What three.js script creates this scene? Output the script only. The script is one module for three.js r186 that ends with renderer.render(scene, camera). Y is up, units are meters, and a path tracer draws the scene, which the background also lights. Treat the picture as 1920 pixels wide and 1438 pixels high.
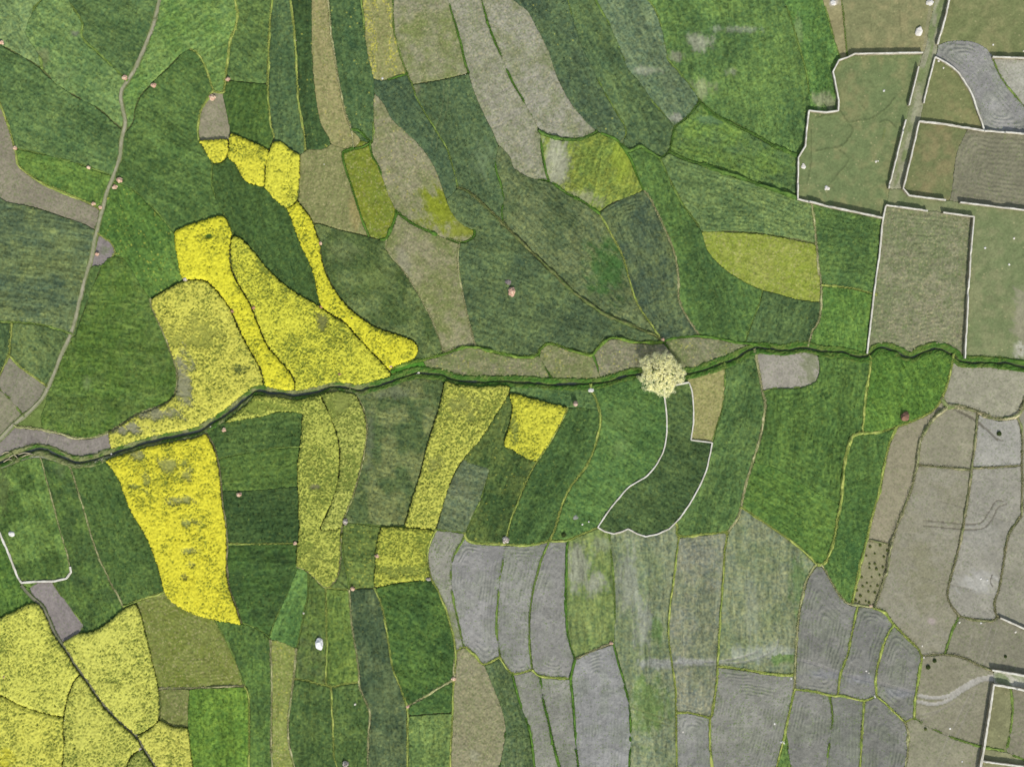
import * as THREE from 'three';
import { mergeGeometries } from 'three/addons/utils/BufferGeometryUtils.js';

// ---------------------------------------------------------------- camera, sky, sun, exposure
const HEIGHT = 268;                                   // metres above the valley floor, looking straight down
const scene = new THREE.Scene();
const camera = new THREE.PerspectiveCamera(2 * Math.atan(71.9 / HEIGHT) * 180 / Math.PI, 1920 / 1438, 1, 4000);
camera.position.set(0, HEIGHT, 0);
camera.up.set(0, 0, -1);
camera.lookAt(0, 0, 0);

const sunDir = new THREE.Vector3(0.28, 0.94, 1).normalize();   // about 42 degrees up, from the foot of the picture
{                                                       // hazy spring sky: pale at the horizon, soft blue overhead, brighter round the sun
  const w = 256, h = 128, d = new Float32Array(w * h * 4), v = new THREE.Vector3();
  for (let j = 0; j < h; j++) for (let i = 0; i < w; i++) {
    const el = ((j + .5) / h - .5) * Math.PI, az = ((i + .5) / w - .5) * 2 * Math.PI;
    v.set(Math.cos(el) * Math.cos(az), Math.sin(el), Math.cos(el) * Math.sin(az));
    const t = Math.pow(Math.max(0, v.y), .55), glow = Math.pow(Math.max(0, v.dot(sunDir)), 6) * .35, k = .58;
    const q = (j * w + i) * 4;
    d[q] = k * (.94 + (.66 - .94) * t + glow); d[q + 1] = k * (.95 + (.80 - .95) * t + glow * .96); d[q + 2] = k * (.96 + (1.0 - .96) * t + glow * .88); d[q + 3] = 1;
  }
  const tex = new THREE.DataTexture(d, w, h, THREE.RGBAFormat, THREE.FloatType);
  tex.mapping = THREE.EquirectangularReflectionMapping; tex.magFilter = THREE.LinearFilter; tex.needsUpdate = true;
  scene.background = tex; scene.environment = tex;
}

const sun = new THREE.DirectionalLight(new THREE.Color(1.0, 0.945, 0.86), 4.0);
sun.position.copy(sunDir).multiplyScalar(200);
sun.castShadow = true;
sun.shadow.radius = 12;
sun.shadow.mapSize.set(4096, 4096);
Object.assign(sun.shadow.camera, { left: -115, right: 115, top: 95, bottom: -95, near: 1, far: 450 });
scene.add(sun, sun.target);

const renderer = new THREE.WebGLRenderer({ antialias: true });
renderer.setSize(1024, 766);
renderer.shadowMap.enabled = true;
renderer.toneMapping = THREE.LinearToneMapping;
renderer.toneMappingExposure = 1.0;

// ---------------------------------------------------------------- helpers
// The plan is surveyed in decimetres: x to the right, y towards the sun, origin at the corner of the plan.
const U = 0.1, X = (x) => (x - 960) * U, Z = (y) => (y - 719) * U;
const hash = (i, j, s) => {
  let h = Math.imul(i | 0, 374761393) ^ Math.imul(j | 0, 668265263) ^ Math.imul(s | 0, 2147483647 - 1640531);
  h = Math.imul(h ^ (h >>> 13), 1274126177); h ^= h >>> 16; h = Math.imul(h, 2246822519); h ^= h >>> 13;
  return (h >>> 0) / 4294967296;
};
const vn = (x, y, s) => {                              // value noise 0..1
  const i = Math.floor(x), j = Math.floor(y); let f = x - i, g = y - j;
  f = f * f * (3 - 2 * f); g = g * g * (3 - 2 * g);
  const a = hash(i, j, s), b = hash(i + 1, j, s), c = hash(i, j + 1, s), d = hash(i + 1, j + 1, s);
  return a + (b - a) * f + (c - a) * g + (a - b - c + d) * f * g;
};
const fbm = (x, y, s) => vn(x, y, s) * .53 + vn(x * 2.1, y * 2.1, s + 1) * .3 + vn(x * 4.3, y * 4.3, s + 2) * .17;
let seed = 12345;
const rnd = () => { seed = (Math.imul(seed, 1664525) + 1013904223) | 0; return (seed >>> 0) / 4294967296; };
const cl = (v, a = 0, b = 1) => v < a ? a : v > b ? b : v;
const sm = (a, b, v) => { const t = cl((v - a) / (b - a)); return t * t * (3 - 2 * t); };
const ALB = 0.66;                                      // picture tone to base colour: what this sun and sky leave of it
const s2l = (v) => { v /= 255; return v <= .04045 ? v / 12.92 : ((v + .055) / 1.055) ** 2.4; };
const lin = (c, k = 1) => [s2l(c[0]) * ALB * k, s2l(c[1]) * ALB * k, s2l(c[2]) * ALB * k];
const mix = (a, b, t) => [a[0] + (b[0] - a[0]) * t, a[1] + (b[1] - a[1]) * t, a[2] + (b[2] - a[2]) * t];
const used = {};
const numbered = (n) => { used[n] = (used[n] ?? -1) + 1; return used[n] ? n + '_' + String(used[n]).padStart(3, '0') : n; };
const shadow = (o) => { o.castShadow = true; o.receiveShadow = true; return o; };
function structure(o, name, label) { o.name = numbered(name); o.userData.kind = 'structure'; if (label) o.userData.label = label; scene.add(shadow(o)); return o; }
function thing(o, name, label, category, group) { o.name = numbered(name); o.userData.label = label; o.userData.category = category; if (group) o.userData.group = group; scene.add(o); if (o.isMesh) shadow(o); return o; }
function part(parent, geo, mat, name, stuff) { const m = shadow(new THREE.Mesh(geo, mat)); m.name = name; if (stuff) m.userData.kind = 'stuff'; parent.add(m); return m; }
function geom(pos, idx, col) {
  const g = new THREE.BufferGeometry();
  g.setAttribute('position', new THREE.Float32BufferAttribute(pos, 3));
  if (col) g.setAttribute('color', new THREE.Float32BufferAttribute(col, 3));
  g.setIndex(idx instanceof Uint32Array ? new THREE.BufferAttribute(idx, 1) : idx); g.computeVertexNormals();
  return g;
}
const vmat = (rough = 1) => new THREE.MeshPhysicalMaterial({ vertexColors: true, roughness: rough, metalness: 0, specularIntensity: .2 });
const MAT = { crop: vmat(.95), mustard: vmat(.95), soil: vmat(1), bund: vmat(1), ground: vmat(1), path: vmat(1), bank: vmat(1) };

// smooth polyline through plan points, sampled about every `step`
function spline(p, step = 2.5, straight = false) {
  const out = [], n = p.length / 2, P = (i) => { i = cl(i, 0, n - 1); return [p[2 * i], p[2 * i + 1]]; };
  for (let i = 0; i < n - 1; i++) {
    const a = P(i - 1), b = P(i), c = P(i + 1), d = P(i + 2), L = Math.hypot(c[0] - b[0], c[1] - b[1]), k = Math.max(1, Math.round(L / step));
    for (let j = 0; j < k; j++) {
      const t = j / k;
      if (straight) out.push([b[0] + (c[0] - b[0]) * t, b[1] + (c[1] - b[1]) * t]);
      else {
        const m = (q) => { const v1 = (c[q] - a[q]) / 2, v2 = (d[q] - b[q]) / 2, t2 = t * t, t3 = t2 * t; return (2 * t3 - 3 * t2 + 1) * b[q] + (t3 - 2 * t2 + t) * v1 + (-2 * t3 + 3 * t2) * c[q] + (t3 - t2) * v2; };
        const lim = L * .35, cx = m(0), cy = m(1), sx = b[0] + (c[0] - b[0]) * t, sy = b[1] + (c[1] - b[1]) * t, dd = Math.hypot(cx - sx, cy - sy);
        out.push(dd > lim ? [sx + (cx - sx) * lim / dd, sy + (cy - sy) * lim / dd] : [cx, cy]);
      }
    }
  }
  out.push(P(n - 1));
  return out;
}
function sideways(pts) {                               // unit normal (plan) at every point
  return pts.map((p, i) => { const a = pts[Math.max(0, i - 1)], b = pts[Math.min(pts.length - 1, i + 1)], dx = b[0] - a[0], dy = b[1] - a[1], l = Math.hypot(dx, dy) || 1; return [-dy / l, dx / l]; });
}
// sweep: section(i, u) -> [offset in dm, height in m, colour] for u = 0..n-1
function sweep(pts, n, section) {
  const N = sideways(pts), pos = [], col = [], idx = [];
  pts.forEach((p, i) => { for (let u = 0; u < n; u++) { const [o, y, c] = section(i, u, p); pos.push(X(p[0] + N[i][0] * o), y, Z(p[1] + N[i][1] * o)); if (c) col.push(...c); } });
  for (let i = 0; i < pts.length - 1; i++) for (let u = 0; u < n - 1; u++) { const a = i * n + u, b = a + n; idx.push(a, a + 1, b, b, a + 1, b + 1); }
  return geom(pos, idx, col.length ? col : null);
}

// ---------------------------------------------------------------- the survey: boundaries between the plots
const EDGES = [];
const KIND = {                                          // half width (dm), height (m), two tones
  n: { hw: 0 }, d: { hw: .9 }, D: { hw: 1.7 },
  y: { hw: 2.3, h: .34, A: [182, 186, 104], B: [136, 156, 74] },
  s: { hw: 2.4, h: .34, A: [196, 190, 148], B: [146, 150, 96] },
  v: { hw: 2.2, h: .24, A: [140, 158, 84], B: [104, 132, 62] },
  g: { hw: 4.0, h: .8, A: [98, 126, 58], B: [72, 106, 48] },
  G: { hw: 3.0, h: .4, A: [96, 132, 52], B: [74, 112, 44] },
  e: { hw: 2.2, h: .36, A: [158, 150, 118], B: [112, 116, 78] },
};
function E(k, p, o = {}) { EDGES.push({ k, p, ...KIND[k], ...o }); }
const PATHS = [], WALLS = [];
function path(p, hw, A, B, o = {}) { const e = { k: 'path', p, hw, A, B, ...o }; PATHS.push(e); EDGES.push(e); }
function wall(label, p, h, t, o = {}) { const k = 1 - h / HEIGHT, q = p.map((v, i) => i % 2 ? 719 + (v - 719) * k : 960 + (v - 960) * k); const e = { k: 'wall', p: q, h, t, hw: t * 5 - .5, straight: !o.curve, label, ...o }; WALLS.push(e); EDGES.push(e); }

const STREAM = [0,866, 26,855, 70,843, 104,852, 141,866, 170,864, 209,851, 261,833, 313,820, 365,810, 396,793, 428,773, 459,747, 482,732, 509,735, 553,741, 592,734, 631,725, 671,730, 702,723, 733,714, 757,705, 788,699, 827,703, 853,711, 892,716, 931,715, 975,716, 1002,717, 1067,721, 1119,719, 1159,708, 1198,700, 1240,703, 1286,701, 1328,690, 1367,676, 1406,658, 1432,652, 1470,656, 1511,650, 1545,659, 1576,661, 1621,670, 1649,653, 1681,658, 1704,670, 1735,657, 1764,653, 1790,665, 1808,677, 1863,679, 1920,686];
EDGES.push({ k: 'stream', p: STREAM, hw: 9 });
path([298,0, 289,39, 276,76, 261,112, 241,149, 229,167, 227,188, 234,229, 227,261, 225,292, 213,329, 198,367, 186,415, 180,438, 167,496, 154,543, 142,595, 133,626, 115,663, 102,699, 91,722, 81,744, 60,767, 31,791, 0,822], 4.2, [188,182,158], [120,136,78], { label: 'long pale footpath winding down the left side to the stream' });
path([0,877, 34,864, 73,856, 104,864, 130,872, 162,872, 193,861, 225,853, 270,839, 320,828, 370,819, 396,803, 430,783, 470,750], 2.0, [192,190,172], [130,140,92], { label: 'narrow pale path along the lower bank of the stream' });
path([39,1097, 60,1120, 78,1136, 89,1157, 104,1191, 123,1217, 141,1246, 167,1282, 188,1313, 216,1345, 256,1381, 271,1405, 292,1438], 3.4, [150,146,128], [92,108,62], { label: 'narrow ditch path between the mustard fields at the lower left corner' });

// left of the footpath
E('d', [0,82, 10,89, 52,112, 78,130, 104,156, 141,180, 183,203, 216,232, 229,242], { hw: 2 });
E('v', [76,0, 65,13, 50,47, 50,68, 70,99, 78,126]);
E('v', [128,0, 141,21, 154,44, 154,70, 183,99, 209,123, 232,146]);
E('y', [0,196, 13,230, 26,274, 34,308, 52,326, 86,347, 130,365, 172,384, 188,394], { hw: 1.8 });
E('v', [29,278, 47,282, 91,292, 138,305, 167,314, 206,328], { hw: 1.8 });
E('d', [0,371, 10,378, 65,389, 112,405, 156,420, 182,434]);
E('v', [0,603, 21,604, 70,608, 104,616, 135,626]);
E('y', [22,605, 18,642, 16,665, 0,699]);
E('y', [16,666, 39,689, 65,707, 88,725], { hw: 1.8 });
E('v', [0,731, 16,746, 39,774, 45,780], { hw: 1.6 });
E('s', [31,800, 60,803, 91,808, 125,817, 149,822, 170,821, 203,810, 235,791, 261,775, 287,766, 316,753, 329,736, 332,710, 330,689, 323,668, 308,629, 295,600, 283,571, 283,560], { hw: 1.8 });
E('v', [190,497, 209,481, 230,485, 245,504, 261,530, 281,559]);
E('d', [190,497, 180,522, 170,545, 159,577, 148,605, 140,632], { hw: 1 });
E('y', [183,438, 206,454, 215,470, 211,481], { hw: 1.3 });
E('n', [190,496, 175,499, 164,498]);
E('n', [89,722, 84,760, 76,780, 78,799]);
// right of the footpath, upper left
E('v', [211,335, 224,344, 248,355, 274,378, 300,405, 321,431, 327,438], { hw: 1.6 });
E('d', [232,250, 248,230, 253,203, 263,180, 284,156, 318,123, 342,99, 357,92], { hw: 1.6 });
E('y', [357,92, 368,98, 378,112, 389,138, 399,167, 407,173, 419,173], { hw: 1.5 });
E('y', [441,0, 445,26, 441,52, 433,73, 426,115, 423,146, 419,172]);
E('d', [423,150, 459,154, 503,157], { hw: 1 });
E('y', [399,171, 391,182, 376,209, 371,243, 373,264], { hw: 1.5 });
E('n', [417,175, 425,214, 430,240, 430,262]);
E('y', [509,0, 504,78, 502,156, 506,222, 514,258], { hw: 1.9 });
E('y', [544,0, 551,52, 556,130, 560,196, 570,250, 572,282], { hw: 1.9 });
E('n', [583,0, 585,104, 590,167, 600,227, 616,258, 619,268]);
E('s', [616,0, 621,65, 634,146, 645,203, 658,243, 663,276], { hw: 1.6 });
E('v', [678,0, 684,65, 691,110, 699,141, 701,167, 699,256, 695,268], { hw: 1.7 });
E('G', [658,243, 673,245, 689,261, 697,266], { hw: 2 });
E('v', [736,0, 738,52, 749,99, 762,136, 772,157, 783,188, 811,235, 822,253, 838,279, 851,321, 858,352], { hw: 1.6 });
E('n', [836,374, 858,352]);
E('G', [699,146, 718,151, 757,141, 764,137], { hw: 1.4 });
E('d', [774,158, 801,154, 840,147, 879,137], { hw: 1.2 });
E('G', [840,0, 858,60, 871,112, 879,138], { hw: 1.6 });
E('n', [879,138, 887,167, 905,209, 924,248, 934,271]);
E('G', [934,271, 955,292, 963,313, 989,331, 1023,339, 1036,344, 1067,365, 1093,378, 1124,400], { hw: 2.4 });
E('G', [903,0, 916,47, 939,104, 960,152, 981,188, 1005,232, 1013,253, 1015,274, 1020,308, 1029,340], { hw: 1.8 });
E('n', [963,0, 989,20, 1002,44, 1026,89, 1039,128, 1054,164, 1073,196, 1099,227, 1120,246]);
E('g', [1010,245, 1028,254, 1054,261, 1086,261, 1106,254, 1120,246], { h: .6, hw: 3 });
E('G', [1120,247, 1153,261, 1166,274, 1180,295, 1190,318, 1200,342, 1207,357], { hw: 1.8 });
E('d', [1207,357, 1172,371, 1143,384, 1124,399], { hw: 1.5 });
E('v', [1065,0, 1075,39, 1091,86, 1109,123, 1117,141, 1133,172, 1159,216, 1174,245, 1166,272], { hw: 1.5 });
E('v', [1117,0, 1146,52, 1169,107, 1177,128, 1200,154, 1226,193, 1253,222, 1267,238], { hw: 1.6 });
E('v', [1216,0, 1226,13, 1239,47, 1250,97, 1253,112, 1276,138, 1299,167, 1313,190], { hw: 1.6 });
E('g', [1313,190, 1289,219, 1267,237, 1260,261, 1255,283, 1245,292, 1237,297], { hw: 2.2, h: .45 });
E('g', [1166,271, 1180,283, 1200,275, 1216,283, 1238,297], { hw: 2.6, h: .5 });
E('g', [1313,191, 1341,216, 1372,230, 1406,248, 1427,259, 1450,273, 1472,282, 1498,293], { hw: 3.4, h: .6 });
E('g', [1255,284, 1281,297, 1315,308, 1367,326, 1406,339, 1450,355, 1495,371], { hw: 3.6, h: .8 });
E('v', [1238,297, 1250,323, 1266,357, 1281,384, 1302,412, 1316,433]);
E('d', [1316,433, 1367,434, 1420,437, 1472,445, 1527,456], { hw: 2 });
E('s', [1522,380, 1527,415, 1531,455, 1535,501, 1540,530, 1539,577, 1535,603, 1524,621, 1516,648], { hw: 1.9 });
E('n', [1316,433, 1326,467, 1346,493, 1380,519, 1419,540, 1459,551, 1498,562, 1539,567]);
E('v', [1430,545, 1427,560, 1414,595, 1399,637, 1397,644], { hw: 1.2 });
E('y', [1541,535, 1576,538, 1608,543, 1645,553], { hw: 1.7 });
E('s', [1208,357, 1221,376, 1239,412, 1255,449, 1266,480, 1271,511, 1273,538, 1273,561, 1284,587, 1299,611, 1312,629], { hw: 1.9 });
E('y', [1124,401, 1138,425, 1156,457, 1169,485, 1180,524, 1190,558, 1206,587, 1224,613, 1236,630], { hw: 1.6 });
E('g', [858,351, 882,362, 918,394, 944,420, 989,465, 1023,498, 1054,527, 1086,556, 1127,585, 1159,600, 1198,616, 1224,626, 1239,636], { hw: 2.6, h: .7, A: [128,128,84], B: [96,110,62] });
E('G', [934,272, 929,313, 939,344, 944,375, 941,394, 943,416], { hw: 1.3 });
// strips above the stream
E('g', [736,691, 762,681, 801,673, 835,663, 866,652, 892,650, 918,658, 960,667, 1002,668, 1015,652, 1033,644, 1067,655, 1106,665, 1119,655, 1138,637, 1159,634, 1190,642, 1226,642, 1242,642], { hw: 2.6, h: .6, A: [128,150,66], B: [86,122,48] });
E('G', [1242,642, 1263,634, 1307,631, 1341,634, 1380,642, 1419,645, 1445,650], { hw: 2 });
E('G', [1010,664, 1020,684, 1036,712], { hw: 2 });
E('G', [1112,663, 1119,684, 1127,712], { hw: 1.6 });
E('G', [1245,642, 1256,660, 1262,695], { hw: 2 });
E('n', [793,676, 802,690, 814,703]);
// middle
E('n', [572,280, 605,280, 620,269]); E('n', [620,269, 641,277, 662,277]);
E('G', [663,276, 645,283, 642,290, 647,313, 658,347, 671,389, 684,425, 692,444], { hw: 1.7 });
E('d', [596,418, 637,431, 673,439, 715,450], { hw: 1.2 });
E('G', [647,286, 663,280, 681,276, 694,268], { hw: 1.5 });
E('G', [694,268, 697,290, 710,313, 725,358, 736,381, 743,396], { hw: 1.6 });
E('G', [743,396, 738,418, 725,446, 712,448], { hw: 2.4 });
E('n', [699,170, 718,193, 736,224, 762,248, 788,274, 809,303, 822,331, 831,357, 840,384, 853,407, 874,425, 890,431]);
E('G', [743,397, 775,420, 814,438, 840,449, 864,455, 887,445, 890,431], { hw: 2.6 });
E('s', [725,447, 724,465, 736,485, 757,509, 780,545, 798,577, 811,603, 824,637, 832,662], { hw: 1.2, h: .2 });
E('s', [862,456, 858,485, 864,532, 874,582, 884,621, 891,648], { hw: 1.3 });
// mustard fields above the stream
E('n', [372,264, 430,262]);
E('d', [431,250, 429,264, 428,286, 420,301, 409,306, 398,304, 386,284, 373,265], { hw: 1.3 });
E('n', [433,250, 464,263, 505,282]);
E('d', [514,258, 505,282, 498,313, 496,351], { hw: 1.5 });
E('n', [514,268, 527,266, 543,279, 561,290, 572,281]);
E('d', [561,290, 561,334, 557,376, 538,391], { hw: 1.4 });
E('n', [429,295, 443,310, 456,334, 469,344, 496,352, 514,372, 538,391]);
E('n', [538,391, 548,415, 558,444, 569,470, 582,496, 590,522, 595,548, 602,575]);
E('d', [557,376, 574,397, 585,413, 592,434, 598,450, 600,459, 605,493, 621,532, 642,564, 671,592, 710,616, 751,629, 778,642, 784,655, 775,671, 751,686, 733,694], { hw: 1.2 });
E('D', [602,575, 621,590, 647,605, 668,629, 697,660, 720,684, 733,700], { hw: 1.6 });
E('v', [398,305, 396,334, 401,362, 415,394, 428,418, 437,440], { hw: 1.5 });
E('n', [326,437, 347,425, 378,415, 415,406, 428,418]);
E('D', [436,433, 432,465, 433,496, 443,525, 462,558, 472,577, 485,611, 500,645, 506,655, 530,681, 551,710, 552,735]);
E('D', [283,560, 313,543, 342,527, 365,525, 386,527, 404,543, 423,566, 436,587, 443,605, 459,639, 480,676, 492,702, 495,735]);
E('n', [327,438, 330,465, 336,501, 342,524]);
E('n', [203,810, 207,830, 212,852]); E('n', [733,699, 730,716]);
E('n', [437,443, 454,449, 482,480, 506,509, 545,543, 592,571, 604,580]);
// below the stream, left
E('s', [76,858, 86,898, 99,945, 112,994, 125,1039, 132,1073], { hw: 1.2, h: .2 });
E('s', [130,872, 141,906, 156,953, 170,1002, 185,1046, 197,1070, 209,1097, 222,1118, 231,1137], { hw: 1.5, h: .25 });
E('d', [194,860, 214,882, 230,916, 243,953, 261,984, 276,1010, 289,1041, 298,1070, 306,1102, 310,1110], { hw: 1.2 });
E('e', [386,812, 402,840, 412,887, 417,940, 425,997, 425,1063, 430,1102, 441,1133, 453,1168], { hw: 1.7 });
E('n', [310,1110, 321,1126, 360,1149, 404,1162, 453,1170]);
E('y', [231,1137, 256,1127, 282,1118, 308,1110], { hw: 1.6 });
E('n', [254,1131, 230,1144, 203,1167, 177,1183, 149,1188, 120,1203]);
E('n', [65,1116, 65,1102, 74,1091]);
E('v', [99,1092, 110,1110, 136,1144, 156,1173, 141,1190], { hw: 1.4 });
E('d', [254,1131, 263,1149, 276,1199, 287,1246, 296,1285, 300,1319, 297,1347, 284,1363, 258,1378], { hw: 1.5 });
E('n', [0,1159, 31,1144, 57,1132, 78,1136]);
E('D', [152,1263, 138,1279, 125,1316, 120,1350, 120,1402, 117,1438], { hw: 1.3 });
E('D', [0,1302, 10,1306, 39,1321, 76,1334, 121,1344], { hw: 1.3 });
E('d', [268,1400, 261,1405, 245,1418, 237,1438], { hw: 1.2 });
E('n', [297,1349, 326,1363, 352,1363]);
E('n', [352,1362, 356,1395, 360,1428, 362,1438]);
E('e', [297,1291, 352,1290, 458,1286], { hw: 1.8 });
E('v', [404,1163, 417,1188, 433,1219, 446,1251, 458,1286], { hw: 1.7 });
E('n', [353,1291, 353,1308, 352,1362]);
E('y', [458,1286, 466,1308, 467,1376, 466,1438], { hw: 1.5 });
E('v', [453,1168, 475,1175, 496,1188, 507,1200], { hw: 1.5 });
E('s', [507,1200, 509,1298, 508,1402, 510,1438], { hw: 1.5 });
// below the stream, centre left
E('n', [404,796, 417,793, 456,786, 500,778, 514,773, 568,773]);
E('n', [568,773, 564,827, 558,879, 560,945, 561,997, 556,1036, 557,1066]);
E('v', [408,861, 443,853, 500,843, 514,840, 562,838], { hw: 1 });
E('n', [416,921, 475,919, 559,911]);
E('y', [426,1019, 475,1020, 557,1019], { hw: 1.2 });
E('v', [557,1066, 538,1115, 519,1154, 506,1190], { hw: 1.2 });
E('s', [655,733, 668,741, 681,767, 688,801, 684,840, 676,879, 663,926, 647,966, 640,997, 638,1049, 637,1063, 631,1084, 611,1102, 585,1079, 571,1068, 557,1063], { hw: 1.3, h: .22 });
E('d', [600,735, 605,749, 621,783, 634,822, 637,856, 634,898, 624,937, 605,979, 600,994], { hw: 1.1 });
E('n', [600,994, 640,990]);
E('d', [833,704, 832,720, 824,762, 811,801, 798,848, 785,898, 770,945, 757,987], { hw: 1 });
E('v', [645,981, 663,981, 710,986, 757,988, 817,993, 871,999], { hw: 1.5 });
E('d', [957,716, 955,735, 950,744, 931,775, 903,820, 879,846, 858,877, 843,908, 832,940, 824,971, 817,993], { hw: 1.1 });
E('v', [877,866, 918,879], { hw: 1.2 }); E('v', [918,879, 903,932, 884,973, 873,1000], { hw: 1.3 });
E('y', [1065,765, 1052,791, 1031,830, 1007,864, 987,903, 971,942, 958,976, 947,1020], { hw: 1.6 });
E('n', [952,741, 968,739, 1002,749, 1065,764]);
E('n', [1007,864, 992,861, 966,846, 944,835]); E('n', [944,835, 955,796, 960,767, 956,742]);
E('y', [1108,721, 1110,733, 1120,755, 1126,783, 1123,809, 1112,848, 1096,879, 1070,913, 1057,940, 1049,963, 1041,992, 1030,1014], { hw: 2.2 });
E('n', [1065,765, 1090,764, 1122,768]);
E('y', [871,999, 875,1012, 892,1018, 944,1021, 989,1022, 1023,1016, 1030,1014, 1062,1013, 1093,1001, 1121,989], { hw: 2.2 });
// below the stream, centre: walled plot
wall('low white wall curving down from beneath the pale tree', [1247,727, 1247,747, 1251,788, 1249,827, 1240,856, 1216,890, 1180,913, 1161,934, 1140,960, 1121,989], .4, .25, { curve: 1 });
wall('low white wall along the scalloped lower end of the dark walled plot', [1121,989, 1135,997, 1151,1001, 1164,998, 1178,992, 1195,1001, 1211,1006, 1232,1002, 1255,992, 1276,971, 1294,945, 1313,911, 1326,880, 1333,846, 1336,830], .4, .27);
wall('short thin wall at the foot of the small tan plot', [1336,830, 1296,825], .5, .25);
wall('low white wall on the left side of the small tan plot', [1296,825, 1301,788, 1299,741, 1293,717], .4, .25, { curve: 1 });
wall('short white wall stub beside the pale tree', [1292,717, 1268,722], .7, .32);
E('n', [1268,722, 1247,727]); E('n', [1247,727, 1247,703]); E('n', [1293,717, 1292,700]);
E('v', [1359,680, 1359,728, 1354,767, 1344,799, 1336,830], { hw: 1.4 });
E('s', [1416,655, 1418,670, 1424,700, 1430,736, 1435,762, 1427,814, 1412,866, 1399,906, 1391,945, 1383,973, 1365,997], { hw: 2.4 });
E('y', [1271,985, 1273,1005, 1315,1002, 1341,1000, 1365,997], { hw: 2 });
E('v', [1430,734, 1459,728, 1500,727], { hw: 1.3 }); E('n', [1500,727, 1528,716, 1537,692, 1532,655]);
E('y', [1634,672, 1629,710, 1623,749, 1618,801, 1618,812], { hw: 2.2 });
E('y', [1618,812, 1600,817, 1590,840, 1582,880, 1578,932, 1571,971, 1563,1015, 1548,1054, 1532,1059], { hw: 2.6, h: .65 });
E('n', [1412,866, 1454,877, 1490,898, 1537,926, 1580,948]);
E('y', [1389,950, 1420,971, 1459,997, 1498,1026, 1532,1058], { hw: 1.8 });
E('y', [1789,665, 1780,708, 1767,746, 1749,770, 1720,786, 1683,800, 1650,810, 1618,812], { hw: 2.2 });
E('y', [1682,801, 1668,833, 1657,880, 1650,919, 1636,968, 1626,1010, 1616,1049, 1608,1085, 1598,1131], { hw: 2.4 });
E('s', [1532,1058, 1543,1063, 1561,1094, 1576,1118, 1590,1131, 1608,1135, 1639,1139], { hw: 1.8 });
// the fallow plots at the right
E('e', [1775,765, 1754,780, 1736,806, 1725,830, 1720,866, 1712,906, 1702,937, 1686,976, 1676,1005, 1670,1023, 1665,1057, 1655,1095, 1639,1139], { hw: 2.6, h: .7, A: [176,170,132] });
E('e', [1631,1013, 1670,1020], { hw: 1.8, h: .3 });
E('e', [1767,746, 1777,762, 1798,762, 1827,769, 1850,780, 1874,786, 1902,782, 1915,768, 1920,755], { hw: 3.6, h: .5, A: [188,178,142] });
E('e', [1834,775, 1832,801, 1824,866, 1822,882, 1816,932, 1811,958, 1806,992, 1796,1036, 1786,1075, 1777,1115, 1788,1141, 1799,1155], { hw: 2 });
E('e', [1723,872, 1772,876, 1822,881], { hw: 1.7 }); E('e', [1824,877, 1863,876, 1916,873], { hw: 1.9 });
E('e', [1908,782, 1916,809, 1917,866, 1917,960, 1913,971, 1895,997, 1887,1023, 1882,1057, 1874,1102, 1866,1128, 1867,1149, 1873,1156], { hw: 2.1 });
E('e', [1799,1155, 1824,1161, 1858,1164, 1873,1156], { hw: 2.1 });
E('v', [1799,1155, 1785,1186, 1772,1227], { hw: 2 });
E('e', [1729,1230, 1772,1227, 1806,1233, 1837,1248, 1863,1258], { hw: 2 });
E('y', [1640,1140, 1660,1149, 1676,1170, 1704,1199, 1720,1214, 1729,1231], { hw: 2.2, h: .4 });
wall('thin pale wall running off the right edge below the fallow plots', [1877,1159, 1920,1178], .8, .35);
wall('pale wall above the gravel track at the right edge', [1862,1257, 1920,1267], 1.2, .4);
wall('pale wall around the small green enclosure in the lower right corner', [1920,1294, 1865,1284, 1858,1332, 1848,1397, 1840,1438], 1.2, .4);
wall('short pale wall on the lower right picture edge', [1843,1428, 1920,1438], 1.0, .35);
E('n', [1863,1258, 1865,1284]);
E('v', [1896,1288, 1899,1324, 1896,1363, 1888,1407], { hw: 2 });
E('v', [1715,1346, 1733,1358, 1759,1371, 1790,1384, 1824,1395, 1850,1402, 1884,1409, 1920,1424], { hw: 2.2 });
// ploughed plots
E('s', [1532,1059, 1524,1068, 1511,1094, 1498,1154, 1493,1219, 1490,1292], { hw: 2.2 });
E('y', [1609,1136, 1600,1175, 1590,1225, 1576,1266, 1571,1304], { hw: 1.9 });
E('y', [1490,1292, 1524,1296, 1556,1303, 1582,1305, 1621,1313, 1643,1304], { hw: 1.8 });
E('y', [1677,1170, 1663,1193, 1650,1233, 1643,1266, 1643,1304], { hw: 1.9 });
E('y', [1729,1231, 1723,1272, 1717,1313, 1715,1346], { hw: 2.1 });
E('y', [1643,1304, 1668,1326, 1697,1353], { hw: 1.7 }); E('y', [1697,1353, 1715,1346], { hw: 1.7 });
E('y', [1490,1292, 1480,1337, 1472,1376, 1459,1428, 1456,1438], { hw: 1.8 });
E('v', [1474,1376, 1477,1400, 1483,1438], { hw: 1.4 });
E('v', [1556,1303, 1561,1345, 1556,1389, 1550,1438], { hw: 1.9 });
E('y', [1621,1313, 1617,1363, 1613,1438], { hw: 1.8 });
E('s', [1697,1353, 1703,1376, 1702,1415, 1698,1438], { hw: 2 });
E('y', [1348,1249, 1393,1255, 1450,1264, 1490,1265], { hw: 2.4 });
E('y', [1365,997, 1359,1036, 1357,1075, 1352,1141, 1346,1233, 1344,1279, 1336,1337, 1331,1350, 1332,1402, 1336,1438], { hw: 1.7 });
E('y', [1268,1336, 1297,1337, 1332,1346], { hw: 1.8 });
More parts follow.
